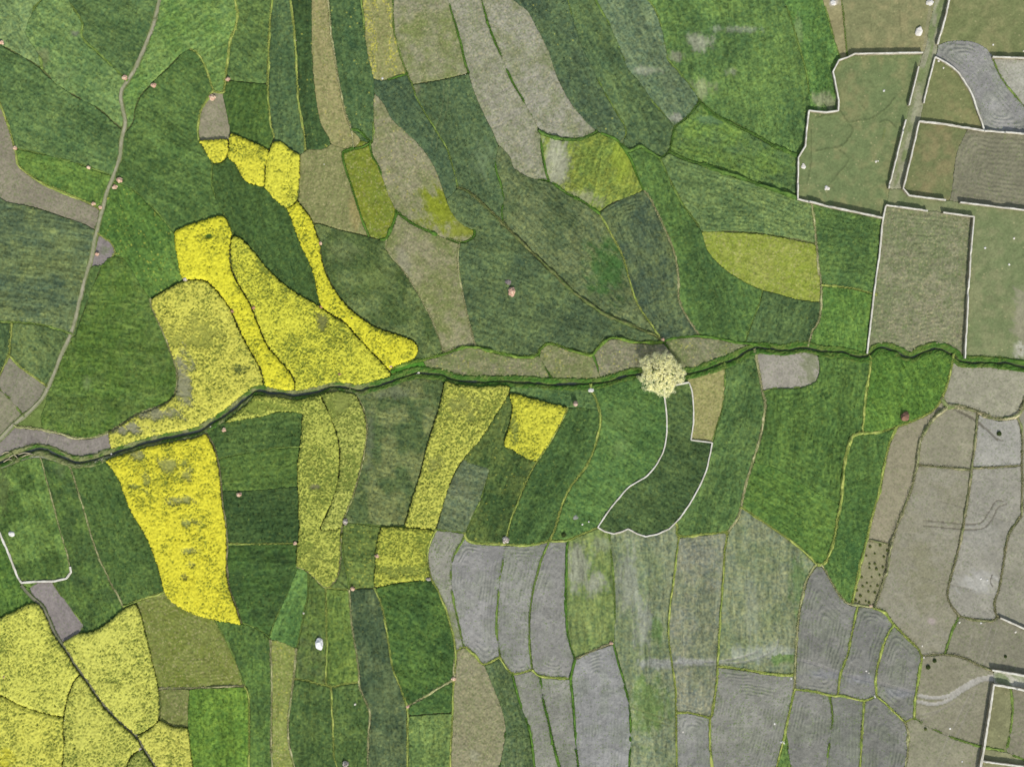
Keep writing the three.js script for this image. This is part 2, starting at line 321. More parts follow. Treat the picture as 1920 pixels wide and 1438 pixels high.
E('y', [1273,1005, 1268,1049, 1265,1075, 1255,1154, 1255,1206, 1266,1285, 1268,1337, 1269,1438], { hw: 1.4 });
E('v', [1143,997, 1146,1036, 1150,1075, 1153,1141, 1152,1193, 1149,1206], { hw: 1.4 });
E('e', [1149,1206, 1106,1222, 1078,1236], { hw: 1.8 });
E('G', [1150,1206, 1161,1246, 1174,1293, 1182,1345, 1182,1402, 1180,1438], { hw: 1.5 });
E('G', [1065,1010, 1062,1049, 1061,1128, 1065,1193, 1078,1236], { hw: 1.8 });
E('G', [1078,1236, 1071,1268, 1071,1279, 1075,1324, 1080,1402, 1084,1438], { hw: 2 });
E('v', [1030,1014, 1015,1049, 1008,1075, 1000,1102, 993,1154, 993,1206, 998,1256], { hw: 1.6 });
E('y', [998,1256, 1015,1268, 1062,1272, 1071,1268], { hw: 2 });
E('v', [947,1021, 942,1057, 937,1085, 934,1115, 931,1180, 938,1232], { hw: 1.6 });
E('y', [938,1232, 960,1262, 998,1255], { hw: 2 });
E('v', [870,1008, 851,1041, 845,1070, 848,1115, 858,1162, 866,1199, 870,1213], { hw: 1.6 });
E('y', [854,1222, 870,1213, 887,1225, 907,1245, 938,1231], { hw: 1.8 });
E('G', [907,1245, 924,1285, 939,1324, 947,1358, 944,1402, 937,1438], { hw: 1.7 });
E('G', [961,1264, 971,1306, 989,1358, 997,1397, 1002,1438], { hw: 1.8 });
E('G', [1012,1266, 1018,1311, 1028,1352, 1036,1389, 1049,1438], { hw: 2.2 });
// below the stream, centre
E('v', [645,981, 642,1020, 648,1063, 655,1105], { hw: 1.5 });
E('d', [655,1105, 702,1102, 736,1094, 807,1086], { hw: 1.4 });
E('n', [715,988, 705,1030, 702,1102]);
E('y', [817,993, 804,1023, 801,1049, 809,1086, 822,1110, 835,1141, 845,1175, 853,1212, 854,1246, 850,1274], { hw: 1.6 });
E('y', [611,1102, 655,1106], { hw: 1.3 });
E('v', [578,1075, 577,1115, 569,1149, 564,1180, 556,1216], { hw: 1.5 });
E('n', [507,1200, 522,1201, 556,1216]);
E('y', [611,1102, 612,1167, 612,1219, 611,1282], { hw: 1.3 });
E('s', [556,1216, 553,1246, 550,1275, 543,1324, 540,1363, 543,1402, 551,1438], { hw: 1.6 });
E('y', [551,1272, 579,1277, 622,1287, 642,1283, 672,1279], { hw: 1.9 });
E('s', [655,1106, 659,1167, 668,1225, 673,1261, 673,1282, 681,1306, 690,1326, 694,1342, 691,1376, 689,1438], { hw: 1.6 });
E('y', [620,1287, 622,1324, 624,1363, 626,1415, 631,1438], { hw: 1.5 });
E('y', [702,1102, 712,1126, 720,1154, 728,1206, 736,1251, 749,1285, 759,1313, 763,1326, 764,1350, 764,1438], { hw: 1.6 });
E('s', [850,1274, 814,1295, 788,1311, 764,1324], { hw: 2 });
E('d', [764,1342, 801,1339, 848,1336], { hw: 1.5 });
E('y', [850,1274, 848,1350, 845,1402, 844,1438], { hw: 1.4 });
E('s', [854,1222, 852,1246, 850,1274], { hw: 1.5 });
wall('low pale kerb wall bending along the ditch at the left edge', [0,1005, 16,1041, 31,1083, 39,1093, 63,1091, 102,1090, 123,1085, 132,1073, 130,1063], .45, .4);
// top right: stone walled enclosures and the lane
wall('tall pale wall along the right side of the lane at the top edge', [1781,0, 1775,29, 1767,57, 1760,82], 1.15, .31);
wall('long pale wall stepping around the left and upper sides of the grazed enclosure', [1732,98, 1681,99, 1604,100, 1590,107, 1574,112, 1563,134, 1570,167, 1574,188, 1573,207, 1550,210, 1518,207, 1515,232, 1511,274, 1498,295, 1497,372], 1.15, .28);
wall('pale wall slanting along the lower edge of the grazed enclosure', [1497,372, 1561,388, 1657,408], 1.3, .32);
wall('pale wall on the left of the lane, upper stretch', [1724,124, 1715,162, 1706,197], 1.15, .25);
wall('pale wall on the left of the lane, lower stretch', [1700,224, 1683,292, 1668,353], 1.15, .25);
wall('thin low wall on the right of the lane beside the brown triangular plot', [1755,106, 1743,151, 1733,193], .6, .3);
wall('pale wall turning the corner at the bottom of the lane', [1725,227, 1709,297, 1695,353, 1706,366, 1775,375], 1.15, .28);
wall('thin wall below the brown triangular plot', [1725,227, 1772,232, 1848,245], .9, .35);
wall('bright wall running right from the tip of the brown triangular plot', [1848,245, 1863,245, 1920,250], 1.15, .31);
wall('thin grey wall arching over the brown triangular plot', [1755,106, 1775,117, 1796,133, 1811,154, 1824,177, 1835,209, 1848,245], .7, .3, { curve: 1 });
wall('short bright wall at the right edge above the dry stony plot', [1863,106, 1920,108], 1.15, .31);
wall('bright wall under the rough brown ploughed plot at the right edge', [1802,379, 1920,393], 1.15, .28);
wall('pale wall on the upper left of the tall furrowed enclosure', [1663,384, 1741,395], 1.15, .28);
wall('pale wall on the upper right of the tall furrowed enclosure', [1770,398, 1828,406], 1.15, .28);
wall('long straight wall on the right of the tall furrowed enclosure', [1828,406, 1823,459, 1818,538, 1811,672], 1.15, .28);
wall('long straight wall on the left of the tall furrowed enclosure', [1663,384, 1657,407, 1650,480, 1640,551, 1634,603, 1627,663], .7, .3);
E('v', [1543,0, 1556,44, 1566,78, 1574,105], { hw: 1.4 }); E('v', [1579,0, 1582,30, 1589,105], { hw: 1.2, h: .12 });
E('n', [1754,0, 1743,47, 1737,86, 1732,98]); E('n', [1732,98, 1724,124]); E('n', [1706,197, 1700,224]); E('n', [1733,193, 1725,227]);
E('n', [1668,353, 1695,353]); E('n', [1668,353, 1664,380]); E('n', [1760,82, 1755,106]); E('n', [1775,375, 1802,379]); E('n', [1741,395, 1770,398]);
E('n', [1759,84, 1785,76, 1824,78, 1848,89, 1861,104]); E('v', [1861,106, 1864,116, 1874,138, 1889,162, 1902,177, 1920,198], { hw: 1.4 });
E('n', [1814,244, 1796,282, 1790,313, 1785,360, 1780,376]);
E('v', [1470,0, 1480,26, 1496,78, 1509,125, 1516,164, 1517,205], { hw: 1.6 });

// ---------------------------------------------------------------- the survey: plots (one point inside, kind of cover, tone, label)
const FIELDS = [];
function F(x, y, t, c, label, o = {}) { FIELDS.push({ x, y, t, c, label, ...o }); }
// w green crop, m mustard in flower, p ploughed, f fallow soil, b thin dry crop, g pasture, l lane
// left of the footpath
F(20, 40, 'w', [96,138,74], 'pale green crop plot in the top left corner', { a: 60 });
F(110, 100, 'w', [80,128,62], 'light green plot with a curved left side near the top left corner', { a: 35, pt: [[75,110,16,20,[120,125,85],.7],[143,62,10,6,[110,112,95],.8],[120,140,22,14,[108,126,80],.6]] });
F(210, 50, 'w', [64,110,54], 'dark green triangular plot left of the footpath at the top edge', { a: 30 });
F(100, 210, 'w', [66,112,54], 'dark green sloping plot below the upper left hedge line', { a: 25 });
F(120, 330, 'w', [78,132,46], 'bright green tongue of crop above the grey strip at the left', { a: 20 });
F(50, 350, 'f', [146,137,118], 'grey bare strip curving in from the left edge to the footpath', { a: 28, r: .02, weeds: .25 });
F(70, 490, 'w', [76,102,66], 'dark streaky green field at the left edge beside the footpath', { a: 8, st: 2.1, c2: [100,120,64] });
F(75, 650, 'w', [74,108,54], 'small green plot between the streaky field and the footpath', { a: 45, c2: [100,126,62] });
F(6, 650, 'w', [62,100,52], 'narrow green sliver at the left edge above the grey corner plot', { a: 80 });
F(50, 730, 'f', [144,137,119], 'grey bare plot beside the lower end of the footpath', { a: 45, r: .02, weeds: .2 });
F(12, 775, 'f', [146,140,116], 'grey bare corner plot at the left edge above the stream', { a: 60, r: .02, weeds: .2 });
F(205, 650, 'w', [70,118,36], 'large bright green rounded field right of the footpath above the stream', { a: 8, c2: [84,124,46], pt: [[163,715,12,16,[112,124,84],.6]] });
F(155, 560, 'w', [64,106,46], 'thin green verge strip beside the footpath', { a: 70 });
F(195, 470, 'f', [146,136,132], 'small grey bare patch by the footpath', { pt: [[195,470,9,8,[120,132,90],.5]] });
F(140, 840, 'f', [146,137,128], 'pinkish grey bare strip between the footpath and the stream', { a: 80, pt: [[60,830,30,10,[126,116,112],.6]] });
// right of the footpath, upper left
F(350, 50, 'w', [86,142,56], 'light green field right of the footpath at the top edge', { a: 150, c2: [104,152,66] });
F(310, 260, 'w', [62,110,46], 'large deep green field right of the footpath', { a: 30 });
F(470, 60, 'w', [70,114,52], 'green plot above the deep green one at the top', { a: 35, c2: [92,136,58] });
F(465, 200, 'w', [52,98,36], 'deep green plot just above the upper mustard plots', { a: 100 });
F(530, 130, 'w', [58,100,54], 'second green strip from the deep green plot at the top edge', { a: 88 });
F(568, 130, 'w', [48,88,42], 'darkest narrow green strip at the left of the tan strip', { a: 88, c2: [56,100,46], fl: .008 });
F(610, 150, 'b', [158,152,104], 'long tan strip running down from the top edge', { a: 84, c2: [170,158,112], fl: .01 });
F(665, 130, 'w', [56,100,52], 'green strip right of the long tan strip', { a: 82, fl: .008 });
F(712, 80, 'b', [152,148,98], 'tan strip flecked with yellow flowers at the top edge', { a: 80, fl: .22, st: 2 });
F(815, 80, 'b', [138,142,92], 'olive field with grey streaks at the top edge', { a: 70, c2: [158,152,126] });
F(905, 130, 'b', [146,145,116], 'grey olive ploughed strip sweeping down from the top edge', { a: 62, c2: [166,160,142], r: .03 });
F(985, 130, 'b', [144,144,112], 'wide grey olive strip beside the dark green bands', { a: 60, c2: [168,162,146], r: .03 });
F(1035, 70, 'w', [70,98,64], 'dark bluish green band at the top edge right of the grey strip', { a: 62, fl: .004, c2: [80,112,66] });
F(1110, 90, 'w', [70,108,62], 'second dark bluish green band at the top edge', { a: 62, c2: [90,126,66] });
F(1205, 90, 'w', [86,118,78], 'pale green band with a grey bare end at the top', { a: 60, c2: [102,128,86], pt: [[1215,132,34,8,[156,156,136],.6],[1268,222,14,10,[168,162,150],.6]] });
F(1400, 110, 'w', [68,118,54], 'large bright green field with pale bare patches near the upper right', { a: 82, c2: [88,138,58], pt: [[1312,80,22,18,[168,164,146],.6],[1380,55,45,7,[140,146,124],.7],[1315,165,22,20,[150,152,118],.6],[1372,135,12,8,[150,152,128],.6],[1265,107,16,10,[160,156,134],.6]] });
F(1530, 110, 'w', [68,126,50], 'bright green strip beside the grazed enclosure', { a: 86, pt: [[1545,190,26,16,[150,150,118],.75],[1497,60,9,30,[120,136,90],.6]] });
F(1573, 50, 'g', [140,136,100], 'narrow dry verge with pale earth patches at the top edge', { a: 80, pt: [[1566,6,12,8,[190,184,170],.9]] });
F(400, 230, 'f', [152,144,120], 'small bare tan patch above the top mustard plot', { weeds: .2 });
F(760, 205, 'w', [62,94,60], 'dark green wedge narrowing downwards right of the tan plot', { a: 45, c2: [74,106,64], pt: [[790,270,12,12,[92,112,78],.5]] });
F(835, 210, 'w', [60,96,56], 'dark green field crossed by curving wheel tracks', { a: 65, c2: [78,110,64], pt: [[780,170,8,14,[140,138,104],.7],[815,230,22,22,[106,122,78],.5],[905,300,22,40,[112,126,92],.55]] });
F(1040, 450, 'w', [82,106,60], 'dull green field with furrow rings above the long diagonal bank', { a: 48, r: .04, c2: [106,124,72], pt: [[1140,500,40,60,[62,102,46],.7]] });
F(960, 570, 'w', [72,100,60], 'large dark green field below the long diagonal bank', { a: 20, c2: [90,118,64] });
F(1110, 320, 'w', [108,142,46], 'lime green round ended field in the upper middle', { a: 110, r: .03, c2: [130,150,46], pt: [[1042,300,30,66,[162,160,138],.9,1],[1085,372,44,18,[154,152,122],.7,1],[1170,300,24,50,[146,160,52],.5,1]] });
F(1200, 480, 'w', [70,94,64], 'dark grey green tapering field with furrow rings right of the middle', { a: 75, r: .05, c2: [94,116,66] });
F(1300, 540, 'w', [60,108,48], 'deep green field wrapping around the left of the yellowish lens plot', { a: 70, c2: [78,130,52] });
F(1360, 270, 'w', [72,116,56], 'green plot between two banks right of the middle', { a: 20, r: .02, c2: [92,140,50], pt: [[1330,225,30,12,[80,104,78],.6]] });
F(1420, 400, 'w', [80,120,60], 'striped green field above the yellowish lens plot', { a: 20, r: .04, c2: [104,138,68] });
F(1440, 490, 'b', [152,162,68], 'yellowish green lens shaped plot left of the tall enclosure', { a: 20, c2: [164,168,84] });
F(1590, 460, 'w', [66,114,50], 'green plot left of the tall furrowed enclosure', { a: 10, r: .02, c2: [84,132,54] });
F(1590, 600, 'w', [70,128,44], 'bright green plot above the stream left of the tall furrowed enclosure', { a: 85, c2: [86,142,50] });
F(1480, 605, 'w', [62,102,52], 'dark green plot below the yellowish lens plot', { a: 110, c2: [76,118,58] });
F(1590, 300, 'g', [112,128,86], 'grazed green enclosure with old bank traces inside stepped walls', { c2: [128,132,92] });
F(1655, 50, 'g', [128,132,94], 'stubbly pasture at the top edge left of the lane', { c2: [144,140,102] });
F(1850, 45, 'g', [116,126,84], 'green pasture in the top right corner', { c2: [132,134,94] });
F(1850, 165, 'p', [156,150,144], 'grey ploughed plot with a rounded head near the top right corner', { r: .05, lam: 5 });
F(1895, 145, 'f', [166,162,146], 'dry stony plot at the right edge under the short bright wall', { c2: [186,182,168] });
F(1790, 185, 'g', [118,126,84], 'brown green triangular plot inside the arched wall', { c2: [136,130,92] });
F(1750, 300, 'g', [112,122,82], 'green half of the walled plot right of the lane', { c2: [130,126,90] });
F(1860, 310, 'f', [134,130,108], 'rough brown ploughed plot at the right edge', { a: 30, r: .05, lam: 6, rough: 2 });
F(1715, 215, 'l', [152,150,124], 'worn grass lane between the stone walls', { a: 105 });
F(1870, 530, 'g', [116,130,90], 'smooth green pasture at the right edge beside the long straight wall', { c2: [128,134,98], pt: [[1915,600,16,60,[152,148,128],.7],[1915,650,14,20,[200,196,186],.6]] });
F(1735, 520, 'b', [132,135,102], 'tall furrowed enclosure with thin grey green growth', { r: .04, lam: 5.5, c2: [152,146,120], a: 0 });
// strips above the stream
F(900, 685, 'b', [128,134,86], 'olive strip above the stream, leftmost of the scalloped row', { a: 5, fl: .03, c2: [146,138,112] });
F(1065, 685, 'b', [134,136,92], 'small olive scalloped plot left of the grey one above the stream', { r: .02, fl: .04, c2: [152,144,116] });
F(1165, 668, 'b', [136,132,104], 'grey olive scalloped plot just left of the pale tree', { r: .03, fl: .03, c2: [150,142,122] });
F(1330, 660, 'b', [126,130,88], 'olive plot tapering right of the pale tree above the stream', { r: .02, fl: .03, c2: [144,140,112] });
F(770, 694, 'g', [78,130,48], 'fresh green bank at the tip of the mustard by the stream', {});
// middle
F(260, 430, 'w', [66,122,42], 'green field flecked with yellow left of the square mustard plot', { a: 60, fl: .03 });
F(440, 380, 'w', [52,94,38], 'dark green plot under the small top mustard plot', { a: 70, c2: [58,102,42] });
F(620, 360, 'b', [142,140,94], 'tan plot between the mustard strip and the olive strip', { a: 100, c2: [150,146,100], pt: [[670,390,16,40,[170,150,100],.6,1]] });
F(690, 370, 'b', [128,138,58], 'narrow olive green plot with rounded top in the middle', { r: .02, c2: [142,146,54] });
F(770, 310, 'b', [140,140,96], 'grey olive plot ending in a lime yellow corner', { a: 60, r: .03, fl: .02, c2: [158,150,122], pt: [[830,390,46,50,[142,150,40],.9,1],[860,430,34,18,[144,150,40],.75,1]] });
F(800, 530, 'b', [134,137,88], 'tan green plot curving down to the stream strips', { r: .025, c2: [156,148,118], pt: [[755,500,14,40,[162,154,134],.6]] });
F(700, 540, 'w', [72,102,46], 'dark mottled field inside the curve of the mustard strip', { a: 40, bl: 1, c2: [98,122,60], pt: [[650,470,30,24,[118,128,84],.5],[700,520,40,30,[108,122,66],.5]] });
// mustard above the stream
F(405, 284, 'm', [212,204,58], 'tiny mustard plot, uppermost of the yellow plots', { den: .8 });
F(470, 300, 'm', [212,204,56], 'small mustard plot right of the tiny uppermost one', { den: .76 });
F(530, 325, 'm', [212,206,60], 'small leaf shaped mustard plot at the head of the yellow strip', { den: .78 });
F(570, 430, 'm', [214,206,48], 'narrow mustard strip swinging down to a point by the stream', { den: .74 });
F(385, 470, 'm', [216,208,48], 'square headed bright mustard plot with a long narrow tail', { den: .84, pt: [[391,444,7,4,[70,96,40],1]] });
F(385, 640, 'm', [204,198,76], 'broad paler mustard field bending along the stream', { den: .72, pt: [[360,620,60,30,[168,166,78],.6],[345,720,20,60,[140,136,112],.8],[290,775,50,12,[140,136,110],.8],[230,805,40,10,[138,134,112],.9],[450,690,16,8,[80,92,52],.8]] });
F(560, 640, 'm', [206,202,58], 'large triangular mustard field above the stream', { den: .68, pt: [[605,600,14,16,[112,110,70],.7],[490,490,20,26,[120,130,50],.5]] });
// below the stream, left
F(60, 960, 'w', [66,112,42], 'mottled green plot inside the pale kerb wall at the left edge', { a: 70, st: .6, c2: [94,142,54], bl: 1, pt: [[5,920,16,50,[84,92,58],.6]] });
F(130, 980, 'w', [60,102,44], 'narrow green strip beside the kerb wall plot', { a: 72, bl: 1, c2: [78,124,46], pt: [[110,880,12,20,[104,116,78],.4]] });
F(210, 1010, 'w', [58,104,42], 'green strip left of the brightest mustard field', { a: 70 });
F(115, 1140, 'f', [148,138,134], 'small pinkish grey bare plot beside the ditch at lower left', { a: 60, r: .02 });
F(15, 1100, 'w', [58,110,36], 'green corner plot left of the ditch path', { a: 70 });
F(330, 980, 'm', [216,206,50], 'brightest large mustard field below the stream', { den: .8, pt: [[320,870,22,14,[150,150,84],.85],[350,890,14,12,[150,148,84],.7],[340,938,30,9,[150,150,90],.85],[355,980,20,8,[142,146,84],.75],[360,1032,18,7,[146,148,88],.8],[255,850,18,12,[150,148,100],.7],[250,912,10,6,[130,136,70],.7],[362,1058,10,8,[150,150,84],.6],[347,1080,8,8,[104,104,64],.9],[275,900,8,22,[140,142,80],.6]] });
F(230, 1240, 'm', [202,200,84], 'pale mustard plot in the loop of the ditch path', { den: .72 });
F(60, 1230, 'm', [204,202,82], 'pale mustard plot left of the ditch path', { den: .72 });
F(50, 1385, 'm', [204,200,78], 'pale mustard plot in the lower left corner', { den: .72, pt: [[5,1420,26,20,[214,204,60],.6]] });
F(185, 1370, 'm', [198,196,82], 'pale mustard plot between two dark gaps at the bottom left', { den: .72 });
F(262, 1425, 'm', [170,172,76], 'tiny wedge of mustard at the bottom edge by the ditch path', { den: .55 });
F(320, 1400, 'm', [200,196,82], 'pale mustard plot at the bottom edge right of the ditch path', { den: .72 });
F(350, 1220, 'b', [128,134,64], 'olive plot with furrow rings below the brightest mustard field', { r: .05, lam: 5, c2: [138,142,78] });
F(325, 1325, 'b', [120,124,66], 'small dark olive plot above the bottom mustard', { r: .04, c2: [136,138,84] });
F(410, 1370, 'w', [76,132,36], 'bright green rectangular plot at the bottom edge', { a: 88 });
F(485, 1330, 'w', [62,106,44], 'narrow green strip at the bottom edge beside the bright rectangle', { a: 88, c2: [78,126,46] });
F(480, 815, 'w', [56,100,40], 'dark green plot, topmost of four below the mustard bend', { a: 172 });
F(490, 880, 'w', [60,106,38], 'dark green plot, second of four below the mustard bend', { a: 172 });
F(490, 965, 'w', [44,86,38], 'darkest green plot, third of four below the mustard bend', { a: 176 });
F(490, 1090, 'w', [48,90,40], 'dark green plot, lowest of four below the mustard bend', { a: 176, c2: [58,108,40] });
F(590, 880, 'm', [184,186,76], 'pale mustard field left of a dark thread below the stream', { den: .56, pt: [[590,912,8,5,[120,112,90],.7],[480,760,50,16,[128,140,62],.7],[590,1045,20,20,[136,142,70],.4]] });
F(655, 840, 'm', [180,182,80], 'pale mustard crescent right of the dark thread below the stream', { den: .54, pt: [[640,755,24,22,[138,144,76],.7]] });
F(735, 860, 'w', [76,104,52], 'mottled olive green field between two mustard fields below the stream', { a: 15, bl: 1, c2: [112,126,66], pt: [[690,820,12,60,[104,108,86],.5],[735,735,40,14,[110,112,88],.6]] });
F(865, 820, 'm', [194,192,76], 'slanting mustard field below the middle of the stream', { den: .58, pt: [[870,760,30,24,[142,142,80],.5],[815,870,16,14,[140,140,80],.5]] });
F(925, 945, 'w', [54,94,40], 'dark green field under the small bright mustard square', { a: 110, c2: [92,116,46], fl: .01 });
F(868, 930, 'w', [98,118,76], 'small grey green plot between the slanting mustard and a dark field', { a: 20, c2: [112,126,86] });
F(1010, 800, 'm', [202,197,56], 'small bright mustard square below the middle of the stream', { den: .72, pt: [[962,800,10,36,[128,136,66],.7]] });
F(1030, 920, 'w', [52,98,42], 'dark green curving strip right of the small mustard square', { a: 120, c2: [66,114,48] });
F(1050, 745, 'w', [60,108,52], 'green strip between the small mustard square and the stream', { a: 5 });
F(1170, 850, 'w', [64,120,50], 'fresh green field left of the curving low white wall', { a: 30, c2: [76,130,54], pt: [[1165,790,40,30,[112,138,76],.45],[1160,840,20,16,[120,140,84],.45]] });
F(1240, 940, 'w', [56,94,46], 'dark green plot enclosed by low white walls', { a: 30, c2: [76,114,54] });
F(1325, 770, 'b', [164,156,104], 'small tan plot fenced by white walls right of the tree', { a: 85 });
F(1385, 850, 'w', [64,112,50], 'green curving strip right of the small tan plot', { a: 105, c2: [84,130,58] });
F(1470, 697, 'f', [160,153,140], 'pinkish bare patch below the stream right of the tree', { pt: [[1520,690,20,40,[128,136,92],.6]] });
F(1520, 800, 'w', [60,110,42], 'broad deep green field with curved furrows below the stream', { a: 95, r: .03, lam: 7, c2: [76,126,46] });
F(1480, 950, 'w', [62,116,40], 'green triangular field right of the walled plots', { a: 30, r: .02, c2: [82,134,46] });
F(1710, 735, 'w', [68,128,38], 'bright green plot below the stream at the right', { a: 60, c2: [80,138,42] });
F(1630, 900, 'w', [60,112,44], 'green strip bordered by a yellow bank at the right', { a: 85, pt: [[1620,1050,40,50,[66,98,56],.6]] });
F(1680, 900, 'f', [158,150,124], 'long narrow tan fallow strip right of the green strip', { c2: [168,158,132] });
F(1635, 1080, 'f', [152,146,114], 'small fallow plot dotted with bushes', {});
F(1860, 728, 'f', [162,157,136], 'smooth beige fallow plot at the right edge under the stream', { r: .01 });
F(1775, 825, 'f', [154,148,126], 'beige fallow plot under the curved pale bank', {});
F(1870, 845, 'f', [168,164,154], 'pale grey fallow plot with a small dark pit at the right', {});
F(1745, 1000, 'f', [154,148,126], 'large beige fallow field crossed by wheel tracks', { c2: [162,156,138], pt: [[1748,1165,9,8,[192,176,170],.8],[1735,1080,30,60,[146,142,112],.5]] });
F(1830, 1100, 'f', [158,153,140], 'fallow plot with a hooked wheel track and a whitish dry patch at the right', { pt: [[1840,1000,40,30,[166,162,152],.5],[1840,1090,36,22,[196,192,184],.75]] });
F(1905, 1100, 'f', [154,149,132], 'narrow fallow plot on the right edge', {});
F(1850, 1205, 'f', [138,133,114], 'brownish fallow plot above the gravel track at the right edge', {});
F(1790, 1290, 'f', [148,142,120], 'fallow plot swept by the gravel track at lower right', { c2: [158,152,130] });
F(1770, 1410, 'f', [150,146,122], 'fallow plot at the bottom edge near the lower right corner', { c2: [162,156,132] });
F(1900, 1276, 'l', [182,178,164], 'gravel track between two walls at the right edge', {});
F(1880, 1340, 'g', [124,126,94], 'green enclosure in the lower right corner', {});
F(1912, 1350, 'f', [140,134,114], 'brown half of the lower right enclosure at the picture edge', {});
F(1890, 1420, 'g', [132,134,102], 'small grassy plot in the lower right corner', {});
// ploughed plots, bottom
F(828, 1060, 'p', [150,144,130], 'narrow ploughed strip, leftmost of the grey plots', { r: .04, weeds: .12, pt: [[850,1180,14,40,[132,136,88],.7]] });
F(895, 1120, 'p', [150,144,138], 'grey ploughed plot with oval furrow rings below the dark fields', { r: .05 });
F(965, 1130, 'p', [148,143,134], 'second grey ploughed plot from the oval ringed one', { r: .04, weeds: .06 });
F(1030, 1130, 'p', [152,146,138], 'third grey ploughed plot from the oval ringed one', { r: .04 });
F(1105, 1110, 'w', [98,126,58], 'patchy grey and green plot below the walled plots', { a: 88, r: .02, st: 1.6, low: 1, c2: [112,134,66], pt: [[1085,1060,24,50,[152,150,136],0.72,1],[1115,1095,22,20,[156,152,142],0.64,1],[1130,1020,20,14,[140,142,122],0.48,1]] });
F(1200, 1150, 'w', [112,130,84], 'long patchy grey green plot running to the bottom edge', { a: 88, r: .02, st: 1.2, low: 1, c2: [126,138,100], pt: [[1180,1090,22,70,[146,146,134],0.64,1],[1205,1170,18,50,[148,147,138],0.64,1],[1230,1245,40,10,[162,160,156],0.64,1],[1215,1330,36,60,[98,124,58],0.64,1],[1235,1180,16,30,[92,124,56],0.56,1],[1225,1330,14,20,[150,148,136],0.56,1]] });
F(1310, 1150, 'w', [120,130,94], 'grey green plot with furrow arcs below the walled plots', { a: 88, r: .03, low: 1, c2: [134,138,112], pt: [[1300,1240,40,7,[164,162,158],0.72,1]] });
F(1430, 1130, 'w', [114,130,84], 'wide grey green field left of the pointed ploughed plot', { a: 88, r: .02, st: 1.2, low: 1, c2: [128,138,98], pt: [[1430,1225,70,16,[164,166,158],0.48,1],[1500,1100,20,60,[84,120,58],0.48,1],[1410,1150,16,60,[150,152,138],0.32,1],[1470,1235,30,10,[92,128,54],0.56,1]] });
F(1000, 1370, 'p', [148,143,130], 'narrow ploughed strip at the bottom left of the broad ploughed tongue', { a: 80, weeds: .06 });
F(1045, 1370, 'p', [146,141,130], 'ploughed strip just left of the broad ploughed tongue', { a: 80, weeds: .06 });
F(1125, 1330, 'p', [154,149,144], 'broad grey ploughed tongue at the bottom edge', { r: .04, a: 82 });
F(1410, 1360, 'p', [146,141,130], 'large grey ploughed field at the bottom edge', { r: .035, weeds: .06, a: 88 });
F(1300, 1400, 'p', [148,143,135], 'small ploughed plot with rounded furrows at the bottom edge', { r: .045 });
F(1540, 1200, 'p', [136,131,122], 'dark ploughed plot with a pointed head', { r: .05, lam: 5, pt: [[1540,1265,40,10,[152,148,150],.6]] });
F(1620, 1230, 'p', [136,131,123], 'middle dark ploughed plot of three side by side', { r: .05, lam: 5, pt: [[1620,1275,30,10,[154,150,152],.6]] });
F(1690, 1260, 'p', [138,133,123], 'rightmost dark ploughed plot of the upper three', { r: .05, lam: 5, pt: [[1690,1300,30,10,[152,148,150],.6]] });
F(1515, 1380, 'p', [136,131,122], 'ploughed plot with oval rings at the bottom edge, left of three', { r: .05, lam: 5 });
F(1585, 1390, 'p', [136,132,122], 'ploughed plot with straight furrows at the bottom edge, middle of three', { a: 88 });
F(1660, 1400, 'p', [136,131,122], 'ploughed plot at the bottom edge, right of three', { r: .05, lam: 5 });
F(956, 1310, 'w', [78,108,58], 'dull green strip beside the tan lens plot at the bottom', { a: 75, c2: [100,124,74] });
F(1468, 1425, 'w', [68,118,48], 'tiny green sliver at the bottom edge between ploughed plots', { a: 90 });
// below the stream, centre bottom
F(675, 1050, 'w', [76,112,44], 'green half of the square plot below the mottled field', { a: 10, fl: .05, c2: [104,130,48] });
F(760, 1045, 'm', [186,186,66], 'thin mustard half of the square plot above the dark green pair', { den: .5, pt: [[750,1070,50,14,[128,136,66],.5]] });
F(640, 1085, 'w', [80,116,50], 'small green gap beside the foot of the pale mustard', {});
F(540, 1140, 'w', [64,122,50], 'fresh green wedge below the darkest plots', { a: 110 });
F(530, 1300, 'b', [142,148,82], 'tan strip with flowers at the bottom edge', { a: 88, fl: .06 });
F(585, 1170, 'w', [90,114,54], 'olive green strip holding a large white boulder', { a: 88, c2: [86,124,46] });
F(640, 1200, 'w', [82,124,44], 'light green strip right of the white boulder', { a: 88 });
F(585, 1370, 'w', [60,102,44], 'dark green plot at the bottom edge right of the tan flower strip', { a: 95, bl: 1 });
F(655, 1390, 'w', [62,104,44], 'dark green plot at the bottom edge with a stone heap', { a: 95, bl: 1 });
F(710, 1200, 'w', [64,92,56], 'long dark bluish strip running down to the bottom edge', { a: 82, bl: 1, c2: [92,114,66], pt: [[720,1300,26,40,[104,118,78],.5]] });
F(785, 1190, 'w', [46,94,38], 'deep green rounded field left of the ploughed strips', { a: 25, r: .02, st: 1.5, c2: [66,116,42] });
F(810, 1318, 'w', [56,108,44], 'small deep green triangle under the deep green rounded field', { a: 30 });
F(805, 1390, 'w', [84,126,56], 'light green plot at the bottom edge left of the tan lens', { a: 85, r: .015 });
F(895, 1340, 'b', [152,146,114], 'tan lens shaped plot at the bottom edge', { r: .02, low: 1, c2: [158,150,122], pt: [[890,1418,10,9,[170,164,140],.7]] });

F(104, 858, 'g', [104,124,70], 'thin grassy verge between the stream and the narrow pale path', { one: 1 });
F(64, 785, 'g', [104,124,66], 'small grassy verge where the footpath meets the stream field', {});
